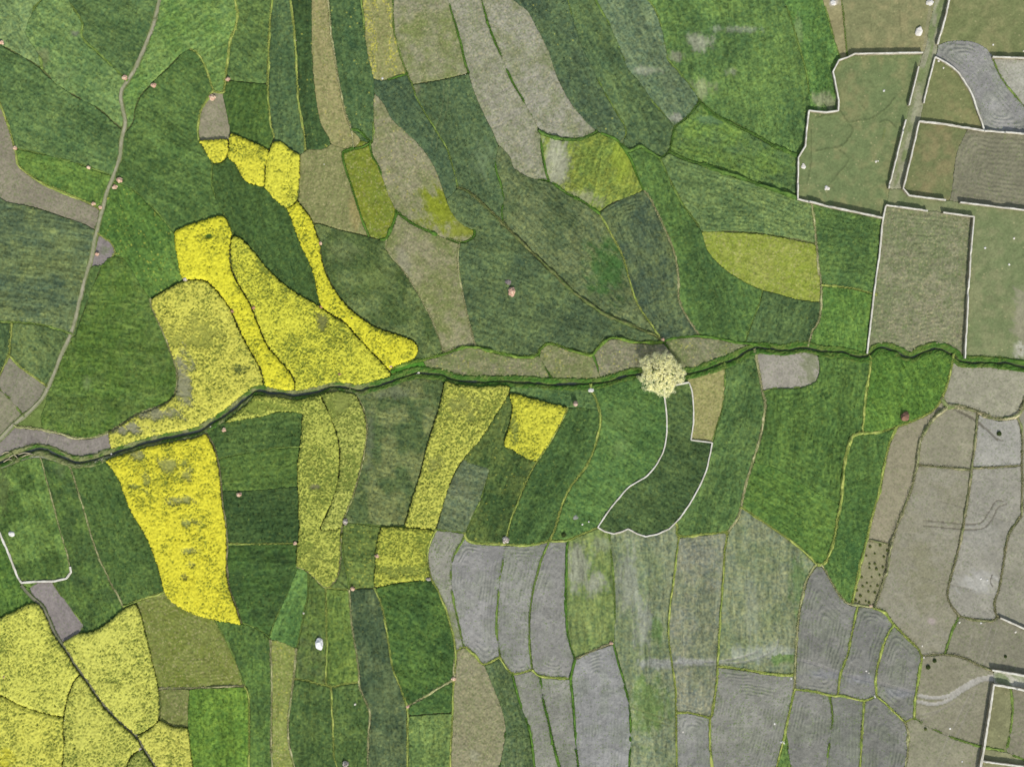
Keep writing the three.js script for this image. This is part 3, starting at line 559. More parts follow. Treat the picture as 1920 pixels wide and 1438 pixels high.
// wheel tracks worn into the plots: points, half width, tone, depth
const TRACKS = [];
function T(p, hw, c, k = .7, dep = .03) { TRACKS.push({ p, hw, c, k, dep }); }
const PALE = [176,170,158], GRN = [140,152,104];
T([882,0, 887,40, 878,66, 862,78, 846,94, 836,120, 832,150, 831,190, 826,215, 815,245, 808,275], 1, GRN, .6); T([893,0, 893,45, 880,72, 866,84, 852,100, 843,120, 842,150, 840,190, 833,225, 823,250, 818,275], 1, GRN, .6);
T([905,190, 940,172, 975,152, 1010,140], 1.6, PALE, .7); T([908,198, 944,182, 980,160], 1.3, PALE, .6); T([925,232, 960,212, 1000,188], 1.6, PALE, .7); T([927,240, 965,218, 1005,192], 1.3, PALE, .6);
T([1788,767, 1815,778, 1840,795, 1870,822, 1882,826], 1.4, [104,98,84], .9, .18); T([1795,770, 1822,785, 1848,804, 1872,826], 1.4, [104,98,84], .9, .18);
T([1733,976, 1780,980, 1815,983, 1840,980, 1855,960, 1868,940, 1882,940], 1.3, [112,106,92], .85, .14); T([1733,986, 1780,990, 1815,993, 1845,990, 1862,972, 1872,952, 1888,945], 1.3, [112,106,92], .85, .14);
T([1717,1302, 1745,1308, 1775,1306, 1800,1292, 1830,1275, 1862,1268], 3.5, [206,202,194], .9); T([1717,1314, 1750,1320, 1780,1312, 1810,1292, 1840,1276, 1862,1274], 3.2, [206,202,194], .9);
T([1820,1300, 1800,1340, 1780,1380, 1755,1438], 1.2, PALE, .5); T([1832,1290, 1812,1340, 1792,1385, 1765,1438], 1.2, PALE, .5);
T([1790,1318, 1750,1335, 1718,1342], 1.2, PALE, .5); T([1780,1322, 1745,1342, 1722,1350], 1.2, PALE, .4);
T([1492,1235, 1530,1245, 1575,1262, 1640,1278, 1720,1300], 3, [158,154,152], .5, .04);
T([1860,1175, 1850,1205, 1838,1240], 1.1, PALE, .5); T([1870,1180, 1858,1212, 1846,1245], 1.1, PALE, .5); T([1823,1190, 1815,1232], 1, PALE, .4);
T([1182,1325, 1210,1335, 1262,1352], 1.2, [140,146,92], .6); T([1182,1333, 1208,1345, 1255,1360], 1.2, [140,146,92], .6);
T([1225,1236, 1270,1243, 1345,1240, 1390,1232, 1420,1222], 2, [172,170,166], .6); T([1230,1244, 1280,1248, 1345,1246], 1.6, [172,170,166], .5);
T([1350,1243, 1400,1240, 1450,1220, 1460,1200], 2, [170,170,164], .6);
T([1885,1000, 1900,1012, 1920,1022], 1.2, PALE, .5); T([1888,994, 1905,1004, 1920,1012], 1.2, PALE, .5);
T([1747,0, 1738,60, 1733,95, 1722,130, 1712,180, 1703,230, 1690,290, 1677,350], 3, [168,164,136], .5, .02); T([1772,15, 1755,80, 1742,120, 1732,170, 1722,215, 1712,255, 1700,310, 1688,352], 2.4, [160,158,128], .4, .02);
T([93,809, 90,820, 86,830], .8, [206,198,170], .7); T([47,806, 48,832], .8, [190,182,170], .5);
// faint old bank traces in the grazed enclosure and cracks in the fallow
const DRK = [92,102,66], DRY = [116,110,96];
T([1588,225, 1594,230, 1610,226, 1630,224, 1648,214, 1665,200, 1678,184], 1.4, DRK, .6, -.06); T([1530,222, 1545,217, 1568,214], 1.3, DRK, .5, -.06); T([1576,208, 1592,232, 1600,245, 1590,262, 1575,275, 1545,280, 1530,284], 1.5, DRK, .6, -.06);
T([1650,230, 1665,226, 1682,240], 1.4, DRK, .6, -.06); T([1522,245, 1522,300, 1514,345], 1.3, DRK, .5, -.06); T([1575,282, 1592,300, 1575,322, 1560,342], 1.3, DRK, .5, -.06); T([1612,190, 1630,215], 1.2, DRK, .4, -.05); T([1660,240, 1656,262], 1.6, [140,148,84], .6, -.05);
T([1730,1082, 1760,1092, 1790,1098, 1830,1108], .9, DRY, .5); T([1755,938, 1800,950, 1840,965, 1900,980], .8, DRY, .45); T([1690,1000, 1760,1000, 1850,1012], .8, [170,166,152], .4);
T([1861,1078, 1858,1090, 1862,1100], 1.2, [96,90,80], .8);
T([1632,28, 1634,60], .9, DRK, .4, -.04); T([1686,0, 1690,70], .9, DRK, .35, -.04);
T([474,408, 478,435, 474,455], 1, [84,122,52], .5, -.05);

// ---------------------------------------------------------------- plan raster: which plot every square decimetre belongs to
const MG = 80, W = 1920 + 2 * MG, H = 1438 + 2 * MG;
for (const e of EDGES) {                               // run lines that leave the picture on past its edge
  const p = e.p, n = p.length, out = (x, y) => x <= 1 || x >= 1919 || y <= 1 || y >= 1437;
  const ext = (x, y, x2, y2) => { const l = Math.hypot(x - x2, y - y2); return [x + (x - x2) / l * 300, y + (y - y2) / l * 300]; };
  e.q = p.slice();
  if (e.k === 'wall' ? (out(...p.slice(0, 2).map((v, i) => i ? 719 + (v - 719) / (1 - e.h / HEIGHT) : 960 + (v - 960) / (1 - e.h / HEIGHT)))) : out(p[0], p[1])) { e.q.unshift(...ext(p[0], p[1], p[2], p[3])); e.o0 = 1; }
  if (e.k === 'wall' ? (out(...p.slice(-2).map((v, i) => i ? 719 + (v - 719) / (1 - e.h / HEIGHT) : 960 + (v - 960) / (1 - e.h / HEIGHT)))) : out(p[n - 2], p[n - 1])) { e.q.push(...ext(p[n - 2], p[n - 1], p[n - 4], p[n - 3])); e.o1 = 1; }
  e.pts = spline(e.q, 2.5, e.straight);
}
for (const e of EDGES) {                               // join loose ends to the nearest line
  if (e.k === 'stream') continue;
  for (const end of [0, 1]) {
    if (end ? e.o1 : e.o0) continue;
    const [x, y] = end ? e.pts[e.pts.length - 1] : e.pts[0]; let b = 15, q = null;
    for (const f of EDGES) if (f !== e) for (const r of f.pts) { const d = Math.hypot(r[0] - x, r[1] - y); if (d < b) { b = d; q = r; } }
    e['snap' + end] = q && b > .7 ? q : null;
  }
}
const worn = (x, y) => fbm(x / 42, y / 42, 91), fades = (e) => 'dvG'.includes(e.k) && e.k.length === 1 && !(e.h > .5);   // banks wear down in places
const lab = new Uint8Array(W * H), bar = new Uint8Array(W * H), carve = new Uint8Array(W * H);
const disc = (arr, x, y, r, v) => { const x0 = Math.max(0, Math.floor(x - r)), x1 = Math.min(W - 1, Math.ceil(x + r)), y0 = Math.max(0, Math.floor(y - r)), y1 = Math.min(H - 1, Math.ceil(y + r)); for (let j = y0; j <= y1; j++) for (let i = x0; i <= x1; i++) if ((i - x) ** 2 + (j - y) ** 2 <= r * r) arr[j * W + i] = v; };
const walk = (pts, f) => { for (let i = 0; i < pts.length - 1; i++) { const a = pts[i], b = pts[i + 1], k = Math.max(1, Math.ceil(Math.hypot(b[0] - a[0], b[1] - a[1]) / .5)); for (let j = 0; j <= k; j++) f(a[0] + (b[0] - a[0]) * j / k + MG, a[1] + (b[1] - a[1]) * j / k + MG); } };
for (const e of EDGES) {
  let pts = e.pts; if (e.snap0) pts = [e.snap0, ...pts]; if (e.snap1) pts = [...pts, e.snap1];
  walk(pts, (x, y) => { disc(bar, x, y, 1.1, 1); if (e.hw > .6) { const f = fades(e) ? sm(.34, .46, worn(x - MG, y - MG)) : 1, rr = e.hw * (.85 + .3 * vn(x / 9, y / 9, 3)) * f - .3; if (rr > .5) disc(carve, x, y, rr, 1); } });
}
const near = new Uint8Array(W * H);                    // close to running water
walk(EDGES[0].pts, (x, y) => disc(near, x, y, 11, 1));
const stack = new Int32Array(W * H * 2); let clash = 0;
FIELDS.forEach((f, n) => {
  let p = Math.round(f.y + MG) * W + Math.round(f.x + MG), sp = 0;
  if (bar[p] || lab[p]) { console.log('seed on line or taken', f.x, f.y, f.label, 'by', lab[p] && FIELDS[lab[p] - 1].label); clash++; return; }
  stack[sp++] = p; lab[p] = n + 1; let cnt = 0;
  while (sp) { const q = stack[--sp]; cnt++; const x = q % W, y = (q / W) | 0; for (const [dx, dy] of [[1, 0], [-1, 0], [0, 1], [0, -1]]) { const a = x + dx, b = y + dy; if (a < 0 || b < 0 || a >= W || b >= H) continue; const r = b * W + a; if (!lab[r] && !bar[r]) { lab[r] = n + 1; stack[sp++] = r; } } }
  f.area = cnt;
});
if (globalThis.DEBUG_PLAN) {
  const seen = new Uint8Array(W * H);
  for (let p = 0; p < W * H; p++) if (!lab[p] && !bar[p] && !seen[p]) { let sp = 0, c = 0, sx = 0, sy = 0, B = [9e9, 9e9, 0, 0]; stack[sp++] = p; seen[p] = 1; while (sp) { const q = stack[--sp]; c++; B = [Math.min(B[0], q % W - MG), Math.min(B[1], (q / W | 0) - MG), Math.max(B[2], q % W - MG), Math.max(B[3], (q / W | 0) - MG)]; sx += q % W; sy += (q / W) | 0; for (const d of [1, -1, W, -W]) { const r = q + d; if (r >= 0 && r < W * H && !lab[r] && !bar[r] && !seen[r]) { seen[r] = 1; stack[sp++] = r; } } } if (c > 150) console.log('unlabelled', c, Math.round(sx / c - MG), Math.round(sy / c - MG), B.join()); }
}
{                                                       // give the lines' own cells to the nearest plot
  let head = 0, tail = 0; for (let p = 0; p < W * H; p++) if (lab[p]) stack[tail++] = p;
  while (head < tail) { const q = stack[head++], x = q % W, y = (q / W) | 0; for (const [dx, dy] of [[1, 0], [-1, 0], [0, 1], [0, -1]]) { const a = x + dx, b = y + dy; if (a < 0 || b < 0 || a >= W || b >= H) continue; const r = b * W + a; if (!lab[r]) { lab[r] = lab[q]; stack[tail++] = r; } } }
}
for (let p = 0; p < W * H; p++) if (carve[p]) lab[p] = 0;
const dist = new Float32Array(W * H).fill(1e4);        // distance to the edge of the plot, in dm
for (let y = 0; y < H; y++) for (let x = 0; x < W; x++) { const p = y * W + x, l = lab[p]; if (!l || (x && lab[p - 1] !== l) || (x < W - 1 && lab[p + 1] !== l) || (y && lab[p - W] !== l) || (y < H - 1 && lab[p + W] !== l)) dist[p] = 0; }
for (let y = 1; y < H; y++) for (let x = 1; x < W - 1; x++) { const p = y * W + x; dist[p] = Math.min(dist[p], dist[p - 1] + 1, dist[p - W] + 1, dist[p - W - 1] + 1.41, dist[p - W + 1] + 1.41); }
for (let y = H - 2; y >= 0; y--) for (let x = W - 2; x > 0; x--) { const p = y * W + x; dist[p] = Math.min(dist[p], dist[p + 1] + 1, dist[p + W] + 1, dist[p + W + 1] + 1.41, dist[p + W - 1] + 1.41); }
const track = new Uint8Array(W * H);
TRACKS.forEach((t, i) => walk(spline(t.p, 2), (x, y) => disc(track, x, y, t.hw, i + 1)));

// ---------------------------------------------------------------- plots as standing crop or worked soil
const TYPE = {
  w: { name: 'crop_field', cat: 'field', h: .30, s: 2, g: 1, mat: 'crop', group: 'green crop plots' },
  m: { name: 'mustard_field', cat: 'field', h: .95, s: 2, g: 1, mat: 'mustard', group: 'mustard plots in flower' },
  p: { name: 'ploughed_field', cat: 'field', h: .05, s: 1, g: 1, mat: 'soil', group: 'ploughed plots' },
  f: { name: 'fallow_field', cat: 'field', h: .05, s: 2, g: 1, mat: 'soil', group: 'fallow plots' },
  b: { name: 'dry_field', cat: 'field', h: .14, s: 2, g: 1, mat: 'crop', group: 'thin dry plots' },
  g: { name: 'pasture_field', cat: 'field', h: .07, s: 2, g: 1, mat: 'crop', group: 'pastures' },
  l: { name: 'lane', cat: 'lane', h: .05, s: 2, g: 1, mat: 'soil' },
};
const LIFT = { w: 1.5, m: 1.42, p: 1.28, f: 1.18, b: 1.16, g: 1.4, l: 1.3 };   // crops shade themselves between their leaves
const tone = (c, t) => {                                // survey tones brought to the measured hue of each cover
  const y = .3 * c[0] + .59 * c[1] + .11 * c[2];
  if (t === 'w') { const q = cl((c[1] - c[0]) / 40); return [c[0] + (y - c[0]) * .5 * q + 2 * q, c[1] + (y - c[1]) * .31, c[2] + (y - c[2]) * .24]; }
  if (t === 'p') return [c[0] - 10, c[1] - 5, c[2] - 3];
  if (t === 'g') return [c[0] + 2, c[1], c[2] - 1];
  if (t === 'm') return [c[0] - 6, c[1] - 3, c[2] + 10];
  if (t === 'b') return [c[0] - 3, c[1] + 1, c[2] - 2];
  return [c[0] - 3, c[1] - 1, c[2] - 1];
};
// plough lines turn in rounded corners: soften the distance to the edge
const round = (() => {
  let a = dist, b = new Float32Array(W * H); const R = 7;
  for (let it = 0; it < 2; it++) {
    for (let y = 0; y < H; y++) { let sum = 0; for (let x = -R; x < W; x++) { if (x + R < W) sum += Math.min(200, a[y * W + x + R]); if (x - R - 1 >= 0) sum -= Math.min(200, a[y * W + x - R - 1]); if (x >= 0) b[y * W + x] = sum / (2 * R + 1); } }
    const c = new Float32Array(W * H);
    for (let x = 0; x < W; x++) { let sum = 0; for (let y = -R; y < H; y++) { if (y + R < H) sum += b[(y + R) * W + x]; if (y - R - 1 >= 0) sum -= b[(y - R - 1) * W + x]; if (y >= 0) c[y * W + x] = sum / (2 * R + 1); } }
    a = c;
  }
  return a;
})();
const jit = (c, k) => [c[0] * k, c[1] * k, c[2] * k];
function coverAt(f, x, y, d, tr, out, rd = d) {
  const t = f.t, o = f, sd = (f.x * 7 + f.y * 13) | 0;
  const ca = Math.cos((o.a ?? 40) * Math.PI / 180), sa = Math.sin((o.a ?? 40) * Math.PI / 180), wx = x + 5 * vn(x / 30, y / 30, 5), wy = y + 5 * vn(x / 30, y / 30, 9);
  const u = wx * ca + wy * sa, v = -wx * sa + wy * ca;  // along and across the rows
  const low = fbm(x / 55, y / 55, sd), mid = fbm(x / 14, y / 14, sd + 7), fine = hash(x * 2, y * 2, 11), str = vn(u / 16, v / 2.6, sd + 3), str2 = vn(u / 40, v / 6, sd + 4);
  const rl = (o.lam ?? 4.6) * 1.3, ring = (o.r ? Math.cos((rd + 2.2 * vn(x / 12, y / 12, 21) + 6 * low) / rl * 6.2832) : Math.cos(v / rl * 6.2832)) * (.55 + .9 * vn(x / 9, y / 9, 22));
  const clod = vn(x / 4.4, y / 4.4, 33) * .55 + vn(x / 8.5, y / 8.5, 34) * .45 - .5, strip = hash(Math.floor(v / 27 + .8 * vn(u / 60, 3, sd)), 7, sd) - .5, gap = vn(x / 18, y / 18, sd + 23), sv = v / 27 + .8 * vn(u / 60, 3, sd), seam = Math.min(sv - Math.floor(sv), 1 - sv + Math.floor(sv));
  let c = o.L, h = TYPE[t].h, k = 1, m;
  let pk = 0, pc = null, cover = 1;
  if (o.P) for (const q of o.P) { const e = Math.hypot((x - q[0]) / q[2], (y - q[1]) / q[3]) + (fbm(u / 22, v / 7, sd + 17) - .5) * 1.5 + (mid - .5) * .7 + (fine - .5) * .4; const w = (q[6] ? sm(1.35, .1, e) : sm(1.25, .4, e)) * q[5]; if (w > pk) { pk = w; pc = q[4]; } }
  if (t === 'w') {
    m = o.bl ? sm(.35, .65, vn(x / 26, y / 26, sd) * .6 + mid * .4) : sm(.32, .66, low * .6 + mid * .4);
    c = mix(o.L, o.L2, m); const st = (o.st ?? 1);
    const cp = vn(x / 3.4, y / 3.4, 41) * .75 + str * .25;          // tussocks
    k = .66 + .34 * fine + .24 * (str - .3) * st + .18 * (str2 - .3) * st + .40 * clod + .2 * strip - .09 * sm(.07, .02, seam);
    const hue = .5 + (cp - .5) * 1.6; c = [c[0] * (.74 + .56 * hue), c[1] * (.82 + .40 * hue), c[2] * (.92 + .16 * hue)];
    if (st > 2) { const q = sm(.5, .8, vn(u / 26, v / 5, sd + 8)); c = mix(c, o.L2, q * .5); }
    h = (o.low ? .12 : .22) + (.10 * (str - .5) + .16 * (hash(x, y, 5) - .5) + .16 * (cp - .5) + .06 * (mid - .5) + .16 * clod) * (o.low ? .6 : 1) + (o.r ? o.r * ring * 1.6 : 0);
    const edge = sm(0, 4, d); h *= .86 + .14 * edge;
    if (pc) { c = mix(c, pc, pk); h *= 1 - .55 * pk; }
    if (hash(x, y, 77) < .01) c = mix(c, o.YEL, .14);
  } else if (t === 'm') {
    const cl1 = vn(x / 2.6, y / 2.6, sd) * .34 + hash(x, y, 31) * .66, den = (o.den ?? .7) + .02 + (low - .5) * .5 + (mid - .5) * .42 + .2 * clod - pk * .5;
    const on = sm(-.15, .15, den - .09 - cl1);
    c = mix(mix(o.LEAF, o.L, .2), o.L, on); c = mix(c, o.LEAF, .2 * sm(.5, .3, low * .5 + mid * .5)); k = .84 + .28 * fine + .16 * clod;
    if (pc) c = mix(c, pc, pk * (1 - on * .45));
    h = .78 + .22 * on + .2 * (hash(x, y, 8) - .5) - .15 * pk + .12 * clod; h *= .7 + .3 * sm(0, 5, d);
  } else if (t === 'p') {
    k = .80 + .26 * fine + .18 * (mid - .5) + .12 * (str - .5) + .34 * clod; c = mix(o.L, o.L2, sm(.35, .7, low)); c = mix(c, o.WEED, .12 * sm(.45, .75, gap));
    h = .11 + (o.r ?? .04) * 1.1 * ring * sm(.2, .6, gap) + .06 * (hash(x, y, 5) - .5) + .14 * clod;
    if (o.weeds && hash(x >> 1, y >> 1, 9) < o.weeds * (mid * 1.6)) c = mix(c, o.WEED, .6);
    if (hash(x >> 1, y >> 1, 19) < .03 + .1 * sm(9, 2, d)) c = mix(c, o.WEED, .55);
    if (pc) c = mix(c, pc, pk);
  } else if (t === 'b') {
    m = sm(.3, .7, low * .5 + mid * .5); c = mix(o.L, o.L2, m);
    k = .72 + .36 * fine + .2 * (str - .3) + .34 * clod;
    const g = hash(x, y, 91); if (g < .16) c = mix(c, o.WEED, .45); else if (g > .9) c = mix(c, o.DRYL, .4);
    h = .15 + .14 * (hash(x, y, 5) - .5) + .06 * (str - .5) + .14 * clod + (o.r ? o.r * ring : 0);
    if (pc) { c = mix(c, pc, pk); }
  } else if (t === 'g') {
    m = sm(.35, .75, low * .4 + mid * .6); c = mix(o.L, o.L2, m); k = .80 + .24 * fine + .2 * (mid - .5) + .26 * clod;
    h = .09 + .08 * (mid - .5) + .07 * (hash(x, y, 5) - .5) + .05 * (low - .5);
    if (hash(x >> 1, y >> 1, 19) < .006) c = mix(c, o.DRYL, .45);
    if (pc) c = mix(c, pc, pk);
  } else {
    m = sm(.3, .75, low * .55 + mid * .45); c = mix(o.L, o.L2, m); k = .80 + .26 * fine + .12 * (str - .5) + .22 * clod;
    const ro = o.rough ?? 1; h = .08 + (.06 * (hash(x, y, 5) - .5) + .08 * clod) * ro + .03 * (mid - .5) + (o.r ? o.r * ring : 0);
    const g = hash(x >> 1, y >> 1, 19); if (g < (o.weeds ?? .08) * (.5 + low)) c = mix(c, o.WEED, .4);
    if (t === 'l') { const q = sm(.4, .7, vn(u / 26, v / 7, 5)); c = mix(c, o.WEED, q * .6); }
    if (pc) c = mix(c, pc, pk);
  }
  if (o.fl && hash(x, y, 23) < o.fl * .6 * (.3 + 1.4 * mid) * (t === 'b' && o.fl > .1 ? sm(.35, .7, str2) * 2 : 1)) { c = mix(c, o.YEL, o.fl > .1 ? .8 : .5); h += .06; }
  if (tr) { const q = TRACKS[tr - 1]; c = mix(c, q.L, q.k * (.6 + .4 * mid)); h -= q.dep * (t === 'w' ? 4 : 1.6); }
  out[0] = Math.max(.015, h); out[1] = c[0] * k; out[2] = c[1] * k; out[3] = c[2] * k;
}
for (const t of TRACKS) t.L = lin(t.c);
const bounds = FIELDS.map(() => [1e9, 1e9, -1, -1]);
for (let y = 0; y < H; y++) for (let x = 0; x < W; x++) { const l = lab[y * W + x]; if (l) { const b = bounds[l - 1]; if (x < b[0]) b[0] = x; if (y < b[1]) b[1] = y; if (x > b[2]) b[2] = x; if (y > b[3]) b[3] = y; } }
let tris = 0;
FIELDS.forEach((f, n) => {
  const T0 = TYPE[f.t], s = T0.s, b = bounds[n]; if (b[2] < 0) { console.log('empty', f.label); return; }
  const K = LIFT[f.t], q2 = f.t === 'w' ? 1.7 : 1, c2 = f.c2 ?? (f.t !== 'w' ? f.c.map((v) => Math.min(255, v * 1.09)) : null) ?? [Math.min(255, f.c[0] * (1 + .16 * q2)), Math.min(255, f.c[1] * (1 + .08 * q2)), f.c[2] * (1 + .07 * q2)];
  f.L = lin(tone(f.c, f.t), K); f.L2 = lin(tone(c2, f.t), K); f.LEAF = lin([88, 106, 44], K); f.WEED = lin([104, 128, 62], K); f.YEL = lin([206, 200, 84], K); f.DRYL = lin([196, 184, 140], K);
  if (f.pt) f.P = f.pt.map((q) => [...q.slice(0, 4), lin(tone(q[4], f.t === 'w' || f.t === 'm' ? 'f' : f.t), K), q[5]]);
  const x0 = Math.floor(b[0] / s) * s, y0 = Math.floor(b[1] / s) * s, nx = Math.ceil((b[2] - x0 + 1) / s) + 1, ny = Math.ceil((b[3] - y0 + 1) / s) + 1;
  const cell = new Uint8Array(nx * ny), hs = s >> 1;
  for (let j = 0; j < ny; j++) for (let i = 0; i < nx; i++) { const px = x0 + i * s + hs, py = y0 + j * s + hs; if (px < W && py < H && lab[py * W + px] === n + 1) cell[j * nx + i] = 1; }
  if (f.one) {                                          // keep the one connected piece in view
    const comp = new Int32Array(nx * ny), size = [0]; let best = 1;
    for (let q = 0; q < nx * ny; q++) if (cell[q] && !comp[q]) { const id0 = size.length; size.push(0); const st = [q]; comp[q] = id0; while (st.length) { const r = st.pop(); size[id0]++; for (const dd of [1, -1, nx, -nx]) { const w = r + dd; if (w >= 0 && w < nx * ny && cell[w] && !comp[w]) { comp[w] = id0; st.push(w); } } } if (size[id0] > size[best]) best = id0; }
    for (let q = 0; q < nx * ny; q++) if (comp[q] !== best) cell[q] = 0;
  }
  const vx = nx + 1, id = new Int32Array(vx * (ny + 1)).fill(-1), VX = [], VY = [], idx = [];
  const vert = (i, j) => { const k = j * vx + i; if (id[k] < 0) { id[k] = VX.length; VX.push(x0 + i * s); VY.push(y0 + j * s); } return id[k]; };
  const C = (i, j) => i >= 0 && j >= 0 && i < nx && j < ny && cell[j * nx + i];
  const rim = [];
  for (let j = 0; j < ny; j++) for (let i = 0; i < nx; i++) if (C(i, j)) {
    const a = vert(i, j), bb = vert(i + 1, j), c = vert(i, j + 1), d = vert(i + 1, j + 1);
    if ((i + j) & 1) idx.push(a, c, bb, bb, c, d); else idx.push(a, c, d, a, d, bb);
    if (!C(i, j - 1)) rim.push(a, bb); if (!C(i, j + 1)) rim.push(d, c); if (!C(i - 1, j)) rim.push(c, a); if (!C(i + 1, j)) rim.push(bb, d);
  }
  const N = VX.length, nb = new Map();
  for (let i = 0; i < rim.length; i += 2) { const a = rim[i], c = rim[i + 1]; (nb.get(a) ?? nb.set(a, []).get(a)).push(c); (nb.get(c) ?? nb.set(c, []).get(c)).push(a); }
  for (let it = 0; it < 4; it++) { const upd = []; for (const [a, l] of nb) { let sx = 0, sy = 0; for (const q of l) { sx += VX[q]; sy += VY[q]; } upd.push([a, VX[a] * .4 + sx / l.length * .6, VY[a] * .4 + sy / l.length * .6]); } for (const [a, x, y] of upd) { VX[a] = x; VY[a] = y; } }
  const rag = f.t === 'm' ? 2.6 : 1.3; for (const a of nb.keys()) { VX[a] += (hash(a, n, 51) - .5) * rag; VY[a] += (hash(a, n, 52) - .5) * rag; }
  const M = N + nb.size, pos = new Float32Array(M * 3), col = new Float32Array(M * 3), out = [0, 0, 0, 0];
  for (let i = 0; i < N; i++) {
    const qx = cl(Math.round(VX[i]), 0, W - 1), qy = cl(Math.round(VY[i]), 0, H - 1), p = qy * W + qx;
    coverAt(f, qx - MG, qy - MG, nb.has(i) ? 0 : dist[p], track[p], out, round[p]);
    pos[3 * i] = X(VX[i] - MG); pos[3 * i + 1] = out[0]; pos[3 * i + 2] = Z(VY[i] - MG); col[3 * i] = out[1]; col[3 * i + 1] = out[2]; col[3 * i + 2] = out[3];
  }
  let e = N; const foot = new Map(), lc = f.t === 'm' ? f.LEAF : null;   // the outer faces of the stand
  for (const a of nb.keys()) { foot.set(a, e); pos[3 * e] = pos[3 * a]; pos[3 * e + 1] = -.06; pos[3 * e + 2] = pos[3 * a + 2]; for (let q = 0; q < 3; q++) col[3 * e + q] = lc ? (lc[q] + col[3 * a + q]) / 2 : col[3 * a + q]; e++; }
  for (let i = 0; i < rim.length; i += 2) { const a = rim[i], c = rim[i + 1], fa = foot.get(a), fc = foot.get(c); idx.push(a, c, fa, c, fc, fa); }
  tris += idx.length / 3;
  const mesh = new THREE.Mesh(geom(pos, new Uint32Array(idx), col), MAT[T0.mat]);
  if (f.t === 'l') structure(mesh, T0.name, f.label); else { mesh.userData.category = T0.cat; mesh.userData.group = T0.group; f.mesh = structure(mesh, T0.name, f.label); }
});
console.log('plot triangles', tris);

// ---------------------------------------------------------------- ground sheet under everything, out to the horizon
{
  const axis = (half, step) => { const a = []; for (let v = -half; v <= half + 1e-6; v += step) a.push(v); let q = half, st = 4; const far = []; while (q < 1800) { q += st; st *= 1.6; far.push(q); } return [...far.slice().reverse().map((v) => -v), ...a, ...far]; };
  const xs = axis(104.5, .55), zs = axis(80.3, .55), pos = new Float32Array(xs.length * zs.length * 3), col = new Float32Array(pos.length), idx = [];
  const A = lin([112, 124, 74]), B = lin([136, 134, 94]), Cc = lin([92, 108, 60]); let k = 0;
  for (const z of zs) for (const x of xs) {
    const px = x / U + 960, py = z / U + 719, ix = Math.round(px + MG), iy = Math.round(py + MG), wet = ix > 0 && iy > 0 && ix < W && iy < H && near[iy * W + ix];
    const n = fbm(px / 20, py / 20, 4), c = mix(mix(A, B, sm(.4, .8, n)), Cc, hash(ix, iy, 3) * .6), kk = .8 + .4 * hash(ix, iy, 6);
    pos[3 * k] = x; pos[3 * k + 1] = wet ? -1.1 : -.02; pos[3 * k + 2] = z; col[3 * k] = c[0] * kk; col[3 * k + 1] = c[1] * kk; col[3 * k + 2] = c[2] * kk; k++;
  }
  const n = xs.length; for (let j = 0; j < zs.length - 1; j++) for (let i = 0; i < n - 1; i++) { const a = j * n + i; idx.push(a, a + n, a + 1, a + 1, a + n, a + n + 1); }
  structure(new THREE.Mesh(geom(pos, new Uint32Array(idx), col), MAT.ground), 'ground', 'weedy earth between the plots');
}
// ---------------------------------------------------------------- grassy bunds between the plots
for (const e of EDGES) {
  if (!e.A || e.k === 'path') continue;
  let pts = e.pts; if (e.snap0) pts = [e.snap0, ...pts]; if (e.snap1) pts = [...pts, e.snap1];
  pts = pts.filter((p) => p[0] > -MG - 4 && p[0] < 1924 + MG && p[1] > -MG - 4 && p[1] < 1442 + MG); if (pts.length < 2) continue;
  const A = lin(e.A, 1.5), B = lin(e.B, 1.35), Cg = lin([104, 132, 64], 1.2), n = 7, sd = (e.p[0] * 3 + e.p[1]) | 0;
  const g = sweep(pts, n, (i, u, p) => {
    const t = u / (n - 1) * 2 - 1, live = (.25 + .75 * sm(.3, .62, fbm(i / 16, 1, sd + 9))) * (fades(e) ? .2 + .8 * sm(.34, .46, worn(p[0], p[1])) : 1), wob = .3 + 1.35 * fbm(i / 5, sd, 2), w = (e.hw * 1.2 + .5) * wob * (.4 + .6 * Math.min(1, live * 2)), ht = e.h * (e.h > .45 ? 1.15 : 1) * live * (.5 + .8 * vn(i / 4, sd, 8)) * (1 - t * t) ** .45 + .06 * (hash(i, u, sd) - .4);
    const q = sm(.3, .75, vn(i / 3, u / 1.5, sd) * .6 + hash(i, u, 3) * .5), c = mix(mix(A, B, q), Cg, sm(.5, .8, vn(i / 9, u, sd + 5)) * .6), k = (.7 + .5 * hash(i, u, 14)) * (.72 + .28 * live);
    return [t * w + (fbm(i / 9, 3, sd) - .5) * 4, Math.abs(t) > .99 ? -.06 : Math.max(.01, ht), jit(c, k)];
  });
  structure(new THREE.Mesh(g, MAT.bund), 'field_bund');
}
// ---------------------------------------------------------------- paths
for (const e of PATHS) {
  const A = lin(e.A), B = lin(e.B), n = 9, sd = e.p[0] | 0;
  const g = sweep(e.pts, n, (i, u) => {
    const t = u / (n - 1) * 2 - 1, w = e.hw * (1.2 + .35 * vn(i / 6, sd, 2)), worn = sm(.85, .25, Math.abs(t + (vn(i / 8, 1, sd) - .5) * .5)) * (.45 + .55 * vn(i / 5, u / 3, 9));
    return [t * w, Math.abs(t) > .99 ? -.06 : .16 + .1 * (1 - worn) * hash(i, u, 4) - .04 * worn, jit(mix(B, A, worn), .84 + .32 * hash(i, u, 7))];
  });
  structure(new THREE.Mesh(g, MAT.path), 'footpath', e.label);
}
